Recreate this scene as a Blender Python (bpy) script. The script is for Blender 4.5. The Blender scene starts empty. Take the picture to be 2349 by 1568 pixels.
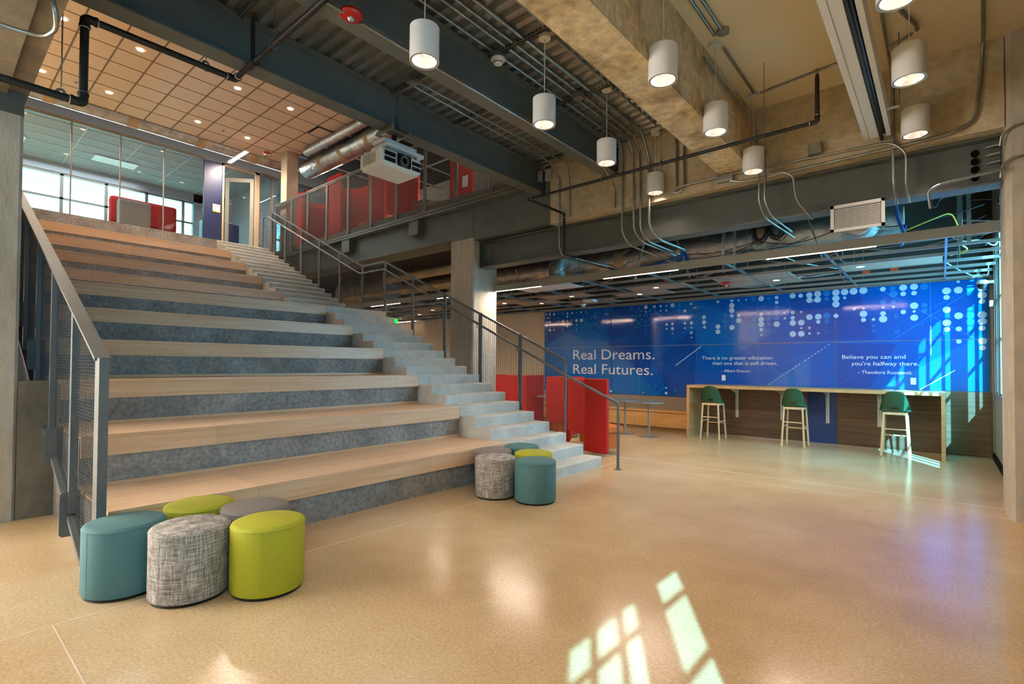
import bpy, bmesh, math, random
from mathutils import Vector, Matrix
random.seed(7)
sc = bpy.context.scene
COL = sc.collection

# ---------------------------------------------------------------- camera
CAM_Z = 1.484
cam_d = bpy.data.cameras.new('camera'); cam = bpy.data.objects.new('camera', cam_d); COL.objects.link(cam)
cam_d.sensor_width = 36.0; cam_d.sensor_fit = 'HORIZONTAL'
cam_d.lens = 1158.93 / 2349.0 * 36.0
cam_d.shift_y = (814.83 - 784.0) / 2349.0
cam_d.clip_start = 0.05; cam_d.clip_end = 200
Rv = Vector((0.76173775, 0.64785289, 0.00649885)); Uv = Vector((0.00697064, -0.01822545, 0.9998096)); Fv = Vector((-0.64784798, 0.76154742, 0.01839896))
cam.matrix_world = Matrix(((Rv.x, Uv.x, -Fv.x, 0), (Rv.y, Uv.y, -Fv.y, 0), (Rv.z, Uv.z, -Fv.z, CAM_Z), (0, 0, 0, 1)))
sc.camera = cam

# ---------------------------------------------------------------- world, sun, exposure
world = bpy.data.worlds.new('sky'); sc.world = world; world.use_nodes = True
wn = world.node_tree.nodes; bg = wn['Background']
bg.inputs['Color'].default_value = (1.0, 0.96, 0.91, 1); bg.inputs['Strength'].default_value = 15.0
sun_d = bpy.data.lights.new('sun', 'SUN'); sun = bpy.data.objects.new('sun', sun_d); COL.objects.link(sun)
sun_d.energy = 34.0; sun_d.angle = math.radians(0.5); sun_d.color = (1.0, 0.97, 0.92)
SUN_DIR = Vector((-1.0, 1.62, -1.587)).normalized()
sun.rotation_euler = SUN_DIR.to_track_quat('-Z', 'Y').to_euler()
sun.location = (6, -8, 9)
sc.view_settings.view_transform = 'Standard'; sc.view_settings.look = 'None'
sc.view_settings.gamma = 1.0; sc.view_settings.use_curve_mapping = False
sc.view_settings.exposure = 0.85
sc.cycles.use_denoising = True
sc.cycles.max_bounces = 8; sc.cycles.diffuse_bounces = 4; sc.cycles.glossy_bounces = 3
sc.cycles.transmission_bounces = 4; sc.cycles.transparent_max_bounces = 24
sc.cycles.caustics_reflective = False; sc.cycles.caustics_refractive = False
sc.cycles.sample_clamp_indirect = 4.0

# ---------------------------------------------------------------- materials
def hx(h):
    h = h.lstrip('#'); v = [int(h[i:i+2], 16) / 255 for i in (0, 2, 4)]
    return tuple(c / 12.92 if c <= .04045 else ((c + .055) / 1.055) ** 2.4 for c in v) + (1,)
class NT:
    def __init__(s, name):
        s.m = bpy.data.materials.new(name); s.m.use_nodes = True; s.t = s.m.node_tree; s.n = s.t.nodes; s.p = s.n['Principled BSDF']; s.out = s.n['Material Output']
    def add(s, kind, **kw):
        nd = s.n.new(kind)
        for k, v in kw.items():
            if k in nd.inputs: nd.inputs[k].default_value = v
            else: setattr(nd, k, v)
        return nd
    def link(s, a, b): s.t.links.new(a, b)
    def ramp(s, fac, stops):
        r = s.n.new('ShaderNodeValToRGB'); s.link(fac, r.inputs[0])
        cr = r.color_ramp; cr.elements.remove(cr.elements[1]); cr.elements[0].position = stops[0][0]; cr.elements[0].color = stops[0][1]
        for p, c in stops[1:]: cr.elements.new(p).color = c
        return r.outputs[0]
    def coord(s, scale=(1, 1, 1)):
        g = s.n.new('ShaderNodeNewGeometry'); mp = s.n.new('ShaderNodeMapping'); mp.inputs['Scale'].default_value = scale
        s.link(g.outputs['Position'], mp.inputs['Vector']); return mp.outputs[0]
    def mix(s, fac, a, b, kind='MIX'):
        x = s.n.new('ShaderNodeMix'); x.data_type = 'RGBA'; x.blend_type = kind
        if hasattr(fac, 'is_linked') or not isinstance(fac, (int, float)): s.link(fac, x.inputs[0])
        else: x.inputs[0].default_value = fac
        for i, v in ((6, a), (7, b)):
            if isinstance(v, tuple): x.inputs[i].default_value = v
            else: s.link(v, x.inputs[i])
        return x.outputs[2]
def plain(name, col, rough=.5, metal=0., spec=.5, emit=None, es=0, coat=0):
    t = NT(name); c = hx(col) if isinstance(col, str) else col
    t.p.inputs['Base Color'].default_value = c; t.p.inputs['Roughness'].default_value = rough
    t.p.inputs['Metallic'].default_value = metal; t.p.inputs['Specular IOR Level'].default_value = spec
    if emit: t.p.inputs['Emission Color'].default_value = hx(emit); t.p.inputs['Emission Strength'].default_value = es
    if coat: t.p.inputs['Coat Weight'].default_value = coat; t.p.inputs['Coat Roughness'].default_value = .05
    return t.m
def noisy(name, c1, c2, scale=(1, 1, 1), ns=3., detail=8., lo=.35, hi=.65, rough=.6, metal=0., bump=0., fine=None, spec=.5, c3=None, bs=None):
    t = NT(name); v = t.coord(scale)
    n = t.add('ShaderNodeTexNoise', Scale=ns, Detail=detail, Roughness=.6); t.link(v, n.inputs['Vector'])
    stops = [(lo, hx(c1)), (hi, hx(c2))]
    if c3: stops = [(lo, hx(c1)), ((lo + hi) / 2, hx(c2)), (hi, hx(c3))]
    col = t.ramp(n.outputs['Fac'], stops)
    if fine:
        n2 = t.add('ShaderNodeTexNoise', Scale=fine[0], Detail=4.); t.link(v, n2.inputs['Vector'])
        f = t.ramp(n2.outputs['Fac'], [(.3, (1 - fine[1],) * 3 + (1,)), (.7, (1 + fine[1],) * 3 + (1,))])
        col = t.mix(1.0, col, f, 'MULTIPLY')
    t.link(col, t.p.inputs['Base Color'])
    t.p.inputs['Roughness'].default_value = rough; t.p.inputs['Metallic'].default_value = metal; t.p.inputs['Specular IOR Level'].default_value = spec
    if bump:
        n3 = t.add('ShaderNodeTexNoise', Scale=bs or ns * 4, Detail=8.); t.link(v, n3.inputs['Vector'])
        b = t.add('ShaderNodeBump', Strength=bump, Distance=.02); t.link(n3.outputs['Fac'], b.inputs['Height']); t.link(b.outputs[0], t.p.inputs['Normal'])
    return t.m
def glassy(name, tint, refl=.12):
    t = NT(name); tr = t.add('ShaderNodeBsdfTransparent', Color=tint); gl = t.add('ShaderNodeBsdfGlossy', Roughness=.02)
    lw = t.add('ShaderNodeLayerWeight', Blend=.5); pw = t.add('ShaderNodeMath', operation='POWER'); t.link(lw.outputs['Facing'], pw.inputs[0]); pw.inputs[1].default_value = 4.0
    ml = t.add('ShaderNodeMath', operation='MULTIPLY_ADD'); t.link(pw.outputs[0], ml.inputs[0]); ml.inputs[1].default_value = .6; ml.inputs[2].default_value = .035
    mx = t.n.new('ShaderNodeMixShader'); t.link(ml.outputs[0], mx.inputs[0]); t.link(tr.outputs[0], mx.inputs[1]); t.link(gl.outputs[0], mx.inputs[2]); t.link(mx.outputs[0], t.out.inputs[0])
    return t.m
M = {}
def floor_mat():
    t = NT('polished_concrete'); v = t.coord()
    n = t.add('ShaderNodeTexNoise', Scale=.55, Detail=9., Roughness=.62); t.link(v, n.inputs['Vector'])
    col = t.ramp(n.outputs['Fac'], [(.3, hx('#b3936a')), (.5, hx('#c6a87f')), (.7, hx('#d2ba96'))])
    n2 = t.add('ShaderNodeTexNoise', Scale=60., Detail=5.); t.link(v, n2.inputs['Vector'])
    f = t.ramp(n2.outputs['Fac'], [(.35, (.86, .86, .86, 1)), (.66, (1.1, 1.1, 1.1, 1))]); col = t.mix(1., col, f, 'MULTIPLY')
    n3 = t.add('ShaderNodeTexVoronoi', Scale=45.); t.link(v, n3.inputs['Vector'])
    sp = t.ramp(n3.outputs['Distance'], [(.06, (1, 1, 1, 1)), (.10, (0, 0, 0, 1))]); sp2 = t.mix(.35, (0, 0, 0, 1), sp)
    col = t.mix(sp2, col, hx('#efe0c8')); t.link(col, t.p.inputs['Base Color'])
    t.p.inputs['Roughness'].default_value = .2
    t.p.inputs['Specular IOR Level'].default_value = .36
    n4 = t.add('ShaderNodeTexNoise', Scale=5., Detail=3.); t.link(v, n4.inputs['Vector'])
    b = t.add('ShaderNodeBump', Strength=.07, Distance=.02); t.link(n4.outputs['Fac'], b.inputs['Height']); t.link(b.outputs[0], t.p.inputs['Normal'])
    return t.m
def wood_mat(name, a, b, c, sc_=(7, .35, 7), rough=.35, seams=True):
    t = NT(name); v = t.coord(sc_)
    n = t.add('ShaderNodeTexNoise', Scale=2.2, Detail=9., Roughness=.62, Distortion=.9); t.link(v, n.inputs['Vector'])
    col = t.ramp(n.outputs['Fac'], [(.3, hx(a)), (.52, hx(b)), (.72, hx(c))])
    if seams:
        br = t.add('ShaderNodeTexBrick'); br.inputs['Scale'].default_value = 1.; br.inputs['Mortar Size'].default_value = .003; br.inputs['Brick Width'].default_value = 1.9; br.inputs['Row Height'].default_value = .95
        br.inputs['Color1'].default_value = (.93, .93, .93, 1); br.inputs['Color2'].default_value = (1.06, 1.03, 1, 1); br.inputs['Mortar'].default_value = (.82, .76, .7, 1)
        g = t.n.new('ShaderNodeNewGeometry'); sx = t.n.new('ShaderNodeSeparateXYZ'); cb = t.n.new('ShaderNodeCombineXYZ'); t.link(g.outputs['Position'], sx.inputs[0])
        ad = t.add('ShaderNodeMath', operation='ADD'); t.link(sx.outputs[0], ad.inputs[0]); t.link(sx.outputs[2], ad.inputs[1])
        t.link(sx.outputs[1], cb.inputs[0]); t.link(ad.outputs[0], cb.inputs[1]); t.link(cb.outputs[0], br.inputs['Vector'])
        col = t.mix(1., col, br.outputs['Color'], 'MULTIPLY')
    t.link(col, t.p.inputs['Base Color']); t.p.inputs['Roughness'].default_value = rough
    return t.m
def tweed_mat():
    t = NT('grey_tweed'); co = t.n.new('ShaderNodeTexCoord'); out = []
    for s in ((70, 70, 6), (6, 6, 90)):
        mp = t.n.new('ShaderNodeMapping'); mp.inputs['Scale'].default_value = s; t.link(co.outputs['Object'], mp.inputs[0])
        n = t.add('ShaderNodeTexNoise', Scale=1.6, Detail=3., Roughness=.7); t.link(mp.outputs[0], n.inputs['Vector']); out.append(n.outputs['Fac'])
    ad = t.add('ShaderNodeMath', operation='ADD'); t.link(out[0], ad.inputs[0]); t.link(out[1], ad.inputs[1])
    ml = t.add('ShaderNodeMath', operation='MULTIPLY'); t.link(ad.outputs[0], ml.inputs[0]); ml.inputs[1].default_value = .5
    col = t.ramp(ml.outputs[0], [(.38, hx('#5d5650')), (.5, hx('#9a9289')), (.62, hx('#d2cac0'))]); t.link(col, t.p.inputs['Base Color']); t.p.inputs['Roughness'].default_value = .8
    return t.m
M['floor'] = floor_mat()
M['wood'] = wood_mat('maple', '#d8ae84', '#e3bf9a', '#ecd0b2')
M['wood_c'] = wood_mat('counter_maple', '#b98d5c', '#c79c6a', '#d2ab7c')
M['wood2'] = wood_mat('birch_ply', '#c09050', '#cf9f60', '#d8ac70', (.5, 5, 5), seams=False)
M['legwood'] = wood_mat('ash_wood', '#d0a878', '#e0bd8e', '#e8caa0', (9, 9, .9), seams=False)
M['darkwood'] = wood_mat('walnut_cladding', '#4c3826', '#664d36', '#7b5f45', (.35, 9, 9), .45, seams=False)
M['conc'] = noisy('column_concrete', '#aaa08f', '#c0b6a4', (1.5, 1.5, .5), 2.2, 9, .3, .7, .75, bump=.35, fine=(9, .10), bs=14)
M['conc_warm'] = noisy('chipped_beam_concrete', '#a08a66', '#d6bf96', (1, 1, 1), 2.6, 12, .32, .68, .85, bump=.9, fine=(14, .22), c3='#dcc9a4', bs=11)
M['conc_trow'] = noisy('trowelled_concrete', '#b0a080', '#d0c0a0', (1, 1, 1), 2., 12, .3, .7, .8, bump=.7, fine=(11, .16), bs=16)
M['conc_step'] = noisy('stair_concrete', '#b3b2aa', '#cfcec6', (1, 1, 1), 3.5, 8, .3, .7, .7, bump=.15, fine=(20, .06))
M['conc_side'] = noisy('stair_side_concrete', '#a5885a', '#b3966a', (1, 1, 1), 4., 6, .3, .7, .8)
M['conc_riser'] = noisy('rough_riser_concrete', '#747472', '#a09f9c', (1, 1, 1), 2.4, 10, .3, .7, .7, bump=.5, fine=(26, .30), bs=40)
M['conc_dark'] = noisy('dark_stained_concrete', '#625b4e', '#857c6a', (1.5, 1.5, .7), 2., 9, .3, .7, .7, bump=.2, fine=(12, .1))
M['slab'] = noisy('plenum_shade_concrete', '#2a241d', '#3b3228', (1, 1, 1), 1.5, 6, .3, .7, .9)  # concrete darkened so its colour carries the shade inside the plenum
M['steel'] = noisy('painted_steel', '#565b57', '#636864', (1, 1, 1), 1.2, 7, .3, .7, .42, fine=(5, .07), spec=.4)
M['railsteel'] = noisy('rail_steel', '#585b5b', '#676a6a', (1, 1, 1), 2., 6, .3, .7, .42, .15)
M['wire'] = plain('mesh_wire', '#3c3e3e', .5, .2)
M['galv'] = noisy('galvanised_steel', '#8a8f8c', '#a9ada8', (1, 1, 1), 6., 6, .35, .65, .33, .85)
M['deck'] = noisy('galvanised_deck', '#8f9390', '#b6b4ac', (1, 1, 1), 3., 6, .3, .7, .34, .75, bump=.05)
M['foil'] = noisy('foil_duct_wrap', '#9d9a92', '#cfccc4', (1, 1, 1), 5., 6, .3, .7, .42, .8, bump=1.0, bs=12)
M['paint_cream'] = noisy('cream_board', '#ecd9b2', '#f2e0bb', (1, 1, 1), .8, 6, .3, .7, .7)
M['beige'] = plain('beige_wall_paint', '#bcab92', .8)
M['taupe'] = plain('taupe_wall_paint', '#85796a', .7)
M['white'] = plain('white_paint', '#eeeeec', .4)
M['white2'] = plain('white_enamel', '#dcdad4', .3)
M['black'] = plain('black_plastic', '#0c0c0d', .4)
M['blackpipe'] = noisy('black_iron_pipe', '#1c1b1a', '#2c2a28', (1, 1, 1), 12., 5, .3, .7, .5, .3)
M['navy'] = plain('navy_panel', '#1d2a54', .4)
M['bluepanel'] = plain('blue_cladding', '#1f3f78', .4)
M['brass'] = plain('brass', '#a87a30', .3, .9)
M['red'] = plain('red_enamel', '#b01318', .3)
M['redfab'] = noisy('red_felt', '#b01c17', '#bb241d', (1, 1, 1), 50., 3, .3, .7, .9)
M['orangefab'] = plain('orange_vinyl', '#c0671c', .6)
M['green'] = plain('green_shell', '#1c4a2c', .5)
M['teal'] = noisy('teal_fabric', '#466f72', '#517d80', (40, 40, 150), 2., 3, .3, .7, .75)
M['lime'] = noisy('lime_fabric', '#a3a11c', '#b1ae22', (40, 40, 150), 2., 3, .3, .7, .7)
M['greyfab'] = noisy('warm_grey_fabric', '#79706b', '#857c76', (40, 40, 150), 2., 3, .3, .7, .8)
M['tweed'] = tweed_mat()
M['alu'] = plain('brushed_aluminium', '#a9a8a0', .35, .7)
M['mull'] = plain('aluminium_mullion', '#8c857a', .4, .5)
M['soffit'] = plain('grey_channel_paint', '#8b8c84', .5)
M['tile'] = plain('ceiling_tile', '#e0c8ac', .9)
M['tilegrid'] = plain('tile_grid', '#75604b', .7)
M['tile2'] = noisy('perforated_metal_tile', '#8d7a66', '#9c8a76', (1, 1, 1), 40., 2, .4, .6, .6)
M['tilegrey'] = plain('grey_ceiling_tile', '#a4acb2', .9)
M['gridwhite'] = plain('white_grid_tee', '#cdd2d6', .6)
M['mural'] = plain('mural_glass_blue', '#0050a2', .08, 0, .4)
M['mural_b'] = plain('mural_blue_facet', '#0660aa', .07, 0, .6)
M['mural_c'] = plain('mural_deep_facet', '#004292', .07, 0, .6)
M['dotw'] = plain('mural_white_print', '#b5c2d4', .15)
M['textw'] = plain('mural_lettering', '#dcdcdc', .3)
M['dotd'] = plain('mural_dim_print', '#1a70b4', .12)
M['lineb'] = plain('mural_line_print', '#2488cc', .15)
M['bluecable'] = plain('blue_cable', '#0d4f9e', .5)
M['blackcable'] = plain('black_cable', '#101010', .5)
M['yellow'] = plain('yellow_cable', '#c9a500', .5)
M['orange'] = plain('orange_tag', '#d84a12', .6)
M['lamp_warm'] = plain('lamp_lens', '#ffffff', .5, emit='#ffe2cc', es=1.8)
M['led'] = plain('led_diffuser', '#ffffff', .5, emit='#ffe6d2', es=7.0)
M['downlight'] = plain('downlight_lens', '#ffffff', .5, emit='#ffeedd', es=9.0)
M['reflector'] = plain('lamp_reflector', '#ffe9dc', .12, .8, emit='#ffdcc6', es=.40)
M['exit'] = plain('exit_green', '#10c040', .5, emit='#18ff50', es=1.2)
M['glass'] = glassy('clear_glass', (.93, .96, .97, 1))
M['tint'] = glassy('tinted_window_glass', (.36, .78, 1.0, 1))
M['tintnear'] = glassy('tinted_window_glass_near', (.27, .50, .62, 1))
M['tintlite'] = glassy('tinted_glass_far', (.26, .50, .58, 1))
M['darkgap'] = plain('shadow_gap_black', '#100e0c', .9, 0, .1)
M['insul'] = noisy('paper_pipe_wrap', '#a68f6b', '#bda680', (1, 1, 1), 5., 5, .3, .7, .8, bump=.3)
M['joint'] = plain('joint_filler', '#dccbb4', .4)
M['lens'] = plain('projector_glass', '#1b0f0c', .08, 0, 1.0)

# ---------------------------------------------------------------- mesh builder
class MB:
    def __init__(s): s.v = []; s.f = []; s.smooth = []
    def raw(s, vs, fs, sm=False):
        b = len(s.v); s.v += [tuple(v) for v in vs]; s.f += [tuple(b + i for i in f) for f in fs]; s.smooth += [sm] * len(fs); return s
    def box(s, x0, x1, y0, y1, z0, z1):
        vs = [(x, y, z) for x in (x0, x1) for y in (y0, y1) for z in (z0, z1)]
        return s.raw(vs, [(0, 1, 3, 2), (4, 6, 7, 5), (0, 4, 5, 1), (2, 3, 7, 6), (0, 2, 6, 4), (1, 5, 7, 3)])
    def cbox(s, x0, x1, y0, y1, z0, z1, c=.01):
        """box with all edges chamfered"""
        bm = bmesh.new(); bmesh.ops.create_cube(bm, size=1)
        for v in bm.verts: v.co = Vector(((x0 + x1) / 2 + v.co.x * (x1 - x0), (y0 + y1) / 2 + v.co.y * (y1 - y0), (z0 + z1) / 2 + v.co.z * (z1 - z0)))
        bmesh.ops.bevel(bm, geom=bm.edges[:], offset=c, segments=2, profile=.6, affect='EDGES')
        bm.verts.index_update(); s.raw([v.co for v in bm.verts], [[v.index for v in f.verts] for f in bm.faces]); bm.free(); return s
    def bar(s, p0, p1, w, h, up=(0, 0, 1)):
        p0 = Vector(p0); p1 = Vector(p1); d = (p1 - p0).normalized(); u = Vector(up)
        if abs(d.dot(u)) > .98: u = Vector((1, 0, 0))
        a = d.cross(u).normalized(); b = a.cross(d).normalized()
        vs = [p + a * i * w / 2 + b * j * h / 2 for p in (p0, p1) for i, j in ((-1, -1), (1, -1), (1, 1), (-1, 1))]
        return s.raw(vs, [(0, 3, 2, 1), (4, 5, 6, 7), (0, 1, 5, 4), (1, 2, 6, 5), (2, 3, 7, 6), (3, 0, 4, 7)])
    def tube(s, pts, r, n=10, caps=True, r2=None):
        pts = [Vector(p) for p in pts]; rings = []; prev = None
        for i, p in enumerate(pts):
            if i == 0: d = pts[1] - p
            elif i == len(pts) - 1: d = p - pts[i - 1]
            else: d = (pts[i + 1] - p).normalized() + (p - pts[i - 1]).normalized()
            d.normalize()
            if prev is None:
                u = Vector((0, 0, 1)) if abs(d.z) < .9 else Vector((1, 0, 0)); a = d.cross(u).normalized()
            else: a = (prev - d * prev.dot(d)).normalized()
            prev = a; b = d.cross(a); rr = r if r2 is None else r + (r2 - r) * i / (len(pts) - 1)
            if isinstance(rr, (list, tuple)): rr = rr[i]
            rings.append([p + (a * math.cos(t) + b * math.sin(t)) * rr for t in [2 * math.pi * k / n for k in range(n)]])
        vs = [v for R in rings for v in R]; fs = []
        for i in range(len(rings) - 1):
            for k in range(n): fs.append((i * n + k, i * n + (k + 1) % n, (i + 1) * n + (k + 1) % n, (i + 1) * n + k))
        s.raw(vs, fs, True)
        if caps: 
            b0 = len(s.v); s.raw(rings[0], [tuple(range(n))[::-1]]); s.raw(rings[-1], [tuple(range(n))])
        return s
    def pipe(s, pts, r, bend=.08, n=10, seg=5):
        """tube along a polyline with rounded corners"""
        pts = [Vector(p) for p in pts]; out = [pts[0]]
        for i in range(1, len(pts) - 1):
            a, b, c = pts[i - 1], pts[i], pts[i + 1]; d1 = (a - b); d2 = (c - b); k = min(bend, d1.length * .45, d2.length * .45)
            A = b + d1.normalized() * k; B = b + d2.normalized() * k
            for j in range(seg + 1):
                t = j / seg; out.append(A * (1 - t) ** 2 + b * 2 * t * (1 - t) + B * t * t)
        out.append(pts[-1]); return s.tube(out, r, n)
    def lathe(s, prof, c=(0, 0, 0), n=32, sx=1, sy=1, caps=True):
        vs = []; fs = []
        for r, z in prof:
            for k in range(n): t = 2 * math.pi * k / n; vs.append((c[0] + r * sx * math.cos(t), c[1] + r * sy * math.sin(t), c[2] + z))
        for i in range(len(prof) - 1):
            for k in range(n): fs.append((i * n + k, i * n + (k + 1) % n, (i + 1) * n + (k + 1) % n, (i + 1) * n + k))
        s.raw(vs, fs, True)
        if caps:
            s.raw(vs[:n], [tuple(range(n))[::-1]]); s.raw(vs[-n:], [tuple(range(n))])
        return s
    def prism(s, poly, axis, a, b):
        """poly in the two other axes (order xyz minus axis), extruded from a to b on axis"""
        def P(u, v, w): return {'x': (w, u, v), 'y': (u, w, v), 'z': (u, v, w)}[axis]
        n = len(poly); vs = [P(u, v, a) for u, v in poly] + [P(u, v, b) for u, v in poly]
        return s.raw(vs, [tuple(range(n))[::-1], tuple(range(n, 2 * n))] + [(i, (i + 1) % n, n + (i + 1) % n, n + i) for i in range(n)])
    def build(s, name, mat, parent=None, loc=None, **tags):
        me = bpy.data.meshes.new(name); o = bpy.data.objects.new(name, me)
        if parent is not None:
            base = Vector((0, 0, 0)); q = parent
            while q is not None: base += q.location; q = q.parent
            off = base
        else:
            if loc is None:
                xs = [v[0] for v in s.v]; ys = [v[1] for v in s.v]; zs = [v[2] for v in s.v]
                loc = ((min(xs) + max(xs)) / 2, (min(ys) + max(ys)) / 2, min(zs))
            off = Vector(loc); o.location = off
        me.from_pydata([(v[0] - off.x, v[1] - off.y, v[2] - off.z) for v in s.v], [], s.f)
        me.polygons.foreach_set('use_smooth', s.smooth)
        me.materials.append(M[mat] if isinstance(mat, str) else mat)
        me.validate(); me.update()
        bm = bmesh.new(); bm.from_mesh(me); bmesh.ops.remove_doubles(bm, verts=bm.verts, dist=1e-5) if any(s.smooth) else None
        bmesh.ops.recalc_face_normals(bm, faces=bm.faces); bm.to_mesh(me); bm.free()
        if any(s.smooth):
            try: me.set_sharp_from_angle(angle=math.radians(40))
            except Exception: pass
        COL.objects.link(o)
        if parent is not None: o.parent = parent
        for k, v in tags.items(): o[k] = v
        return o
def thing(name, label, cat, loc=(0, 0, 0), group=None):
    o = bpy.data.objects.new(name, None); COL.objects.link(o); o.empty_display_size = .1
    o.location = loc; o['label'] = label; o['category'] = cat
    if group: o['group'] = group
    return o
def dup(root, loc, label=None, group=None, rotz=None):
    def cp(o, par):
        c = o.copy(); COL.objects.link(c); c.parent = par
        for ch in list(o.children): cp(ch, c)
        return c
    r = cp(root, None); r.location = loc
    if rotz is not None: r.rotation_euler = (0, 0, rotz)
    if label: r['label'] = label
    if group: r['group'] = group
    return r
def struct(mb, name, mat, parent=None): 
    o = mb.build(name, mat, parent)
    if parent is None: o['kind'] = 'structure'
    return o
def lamp(kind, name, loc, energy, color, parent=None, size=.1, size_y=None, rot=(0, 0, 0), spot=None, blend=.6):
    d = bpy.data.lights.new(name, kind); d.energy = energy; d.color = color
    if kind == 'AREA':
        d.size = size
        if size_y: d.shape = 'RECTANGLE'; d.size_y = size_y
        else: d.shape = 'DISK'
    elif kind == 'SPOT': d.spot_size = math.radians(spot); d.spot_blend = blend; d.shadow_soft_size = size
    else: d.shadow_soft_size = size
    o = bpy.data.objects.new(name, d); COL.objects.link(o)
    base = Vector((0, 0, 0)); q = parent
    while q is not None: base += q.location; q = q.parent
    o.location = Vector(loc) - base; o.rotation_euler = rot
    if parent is not None: o.parent = parent
    return o
WARM = (1.0, .80, .62)
# ================================================================ setting
R_ = .145288; T_ = .3139; T2 = .3162; X1 = -3.8214; YL = 5.164; YR = 6.535; YB = .875
def SX(i): return X1 - (i - 1) * T_ if i <= 18 else X1 - 17 * T_ - .9535 - (i - 18) * T2
TOPZ = 33 * R_
XW = .64; YM = 11.25
struct(MB().box(-30, 1.3, -7, 12.6, -.12, 0), 'floor', 'floor')
def strip(p, q, w=.008):
    p = Vector(p); q = Vector(q); return MB().bar(p, q, w, .0016)
for k, (p, q, w) in enumerate([((-3.82, -1.2, .0005), (-3.82, 7.40, .0005), .008), ((-3.82, .52, .0005), (.6, .55, .0005), .006) , ((-5.2, 7.40, .0005), (.64, 7.43, .0005), .012), ((-3.82, 6.9, .0005), (.5, 6.98, .0005), .006)]):
    if k != 1: struct(strip(p, q, w), 'trim_%d' % (k + 1), 'joint')
struct(strip((-3.82, .52, .0005), (-3.02, .525, .0005), .006), 'trim_2', 'joint')
# back wall and the rest of the shell
struct(MB().box(-20, XW + .3, YM + .03, YM + .2, 0, 3.0), 'wall_back', 'beige')
struct(MB().box(-20, XW + .3, YM + .03, YM + .2, 3.0, 4.5), 'wall_back_upper', 'slab')  # same wall in a dark colour, standing in for plenum shade
struct(MB().box(-8.39, -4.06, YM + .012, YM + .029, .02, .775), 'wall_back_lower', 'taupe')
struct(MB().box(-20.2, -20, .8, 12.6, 0, 4.5), 'wall_left', 'beige')
struct(MB().box(-20, -7.3, .15, .25, 0, 4.9), 'wall_side', 'beige')
struct(MB().box(-9, 1.3, -7.2, -7, 0, 5.2), 'wall_front', 'beige')
struct(MB().box(-9.1, -9, -2.5, .15, 0, 8.2).box(-9.1, -9, -7, -2.5, 4.78, 8.2), 'wall_side_front', 'beige')
struct(MB().box(-9, -2, -7.2, -.75, 8.2, 8.3), 'ceiling_front', 'beige')
for nm, (xa, xb) in (('window_13', (-9.08, -9.02)),):  # unseen glazed opening, added on the left to let in fill light
    fr = MB()
    for y in (-6.97, -5.5, -4.0, -2.53): fr.box(xa, xb, y - .03, y + .03, 0, 4.78)
    for z in (.03, 2.2, 4.75): fr.box(xa, xb, -7, -2.5, z - .03, z + .03)
    w = struct(fr, nm, 'mull'); struct(MB().box((xa + xb) / 2 - .003, (xa + xb) / 2 + .003, -7, -2.5, .05, 4.75), 'window_pane', 'glass', w)
# window wall on the right
wr = MB()
SILL = 1.07; HEAD = 3.5
ops = [(10.60, 11.03), (9.58, 10.39), (8.56, 9.39), (7.80, 8.37)]
ops2 = [(-.30, .15), (-1.35, -.50), (-2.4, -1.56), (-3.45, -2.6), (-4.0, -3.65)]
def wallrun(y0, y1, opens, ztop):
    wr.box(XW, XW + .08, y0, y1, 0, SILL); wr.box(XW, XW + .08, y0, y1, HEAD, ztop)
    y = y0
    for a, b in sorted(opens):
        if a > y: wr.box(XW, XW + .08, y, a, SILL, HEAD)
        y = b
    if y < y1: wr.box(XW, XW + .08, y, y1, SILL, HEAD)
wallrun(7.5, YM + .2, ops, 4.5); wallrun(-7, 7.5, ops2, 5.0)
struct(wr, 'wall_right', 'taupe')
struct(MB().box(XW - .015, XW, 7.5, YM, 0, .12), 'baseboard_right', 'darkgap')
n = 0
for (a, b) in ops + ops2:
    n += 1; fr = MB(); t = .018
    for y in (a, b - .03): fr.box(XW + .02, XW + .07, y, y + .03, SILL, HEAD)
    for z in (SILL, HEAD - .03): fr.box(XW + .02, XW + .07, a, b, z, z + .03)
    mids = {0: [10.86], 1: [9.85, 10.18], 2: [9.17, 8.88], 4: [], }.get(n - 1)
    if mids is None: mids = [a + (b - a) * .36, a + (b - a) * .7] if b - a > .5 else [a + (b - a) * .5]
    for y in mids: fr.box(XW + .025, XW + .055, y - t, y + t, SILL, HEAD)
    for z in (1.91, 2.55, 3.15): fr.box(XW + .025, XW + .055, a, b, z - t, z + t)
    w = struct(fr, 'window_%d' % n, 'mull')
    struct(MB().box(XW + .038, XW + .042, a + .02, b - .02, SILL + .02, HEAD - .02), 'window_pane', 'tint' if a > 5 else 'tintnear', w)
# ceilings
struct(MB().box(-1.9, .74, -7, 6.93, 4.78, 4.9), 'ceiling', 'paint_cream')
dk = MB(); pit = .152; y = -7
k = 0
y = -7 + .0
while y < 6.93:
    y2 = min(y + pit, 6.93)
    prof = [(y, 4.93), (y + pit * .12, 4.88), (y + pit * .52, 4.88), (y + pit * .64, 4.93), (y2, 4.93), (y2, 4.97), (y, 4.97)]
    dk.prism(prof, 'x', -5.45, -2.2); y += pit
struct(dk, 'ceiling_deck', 'deck')
struct(MB().box(-5.45, .74, -7, 7.5, 4.98, 5.2), 'ceiling_slab', 'slab')
struct(MB().box(-20.2, XW + .02, 7.5, 12.6, 4.45, 4.60), 'ceiling_plenum', 'slab')
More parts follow.
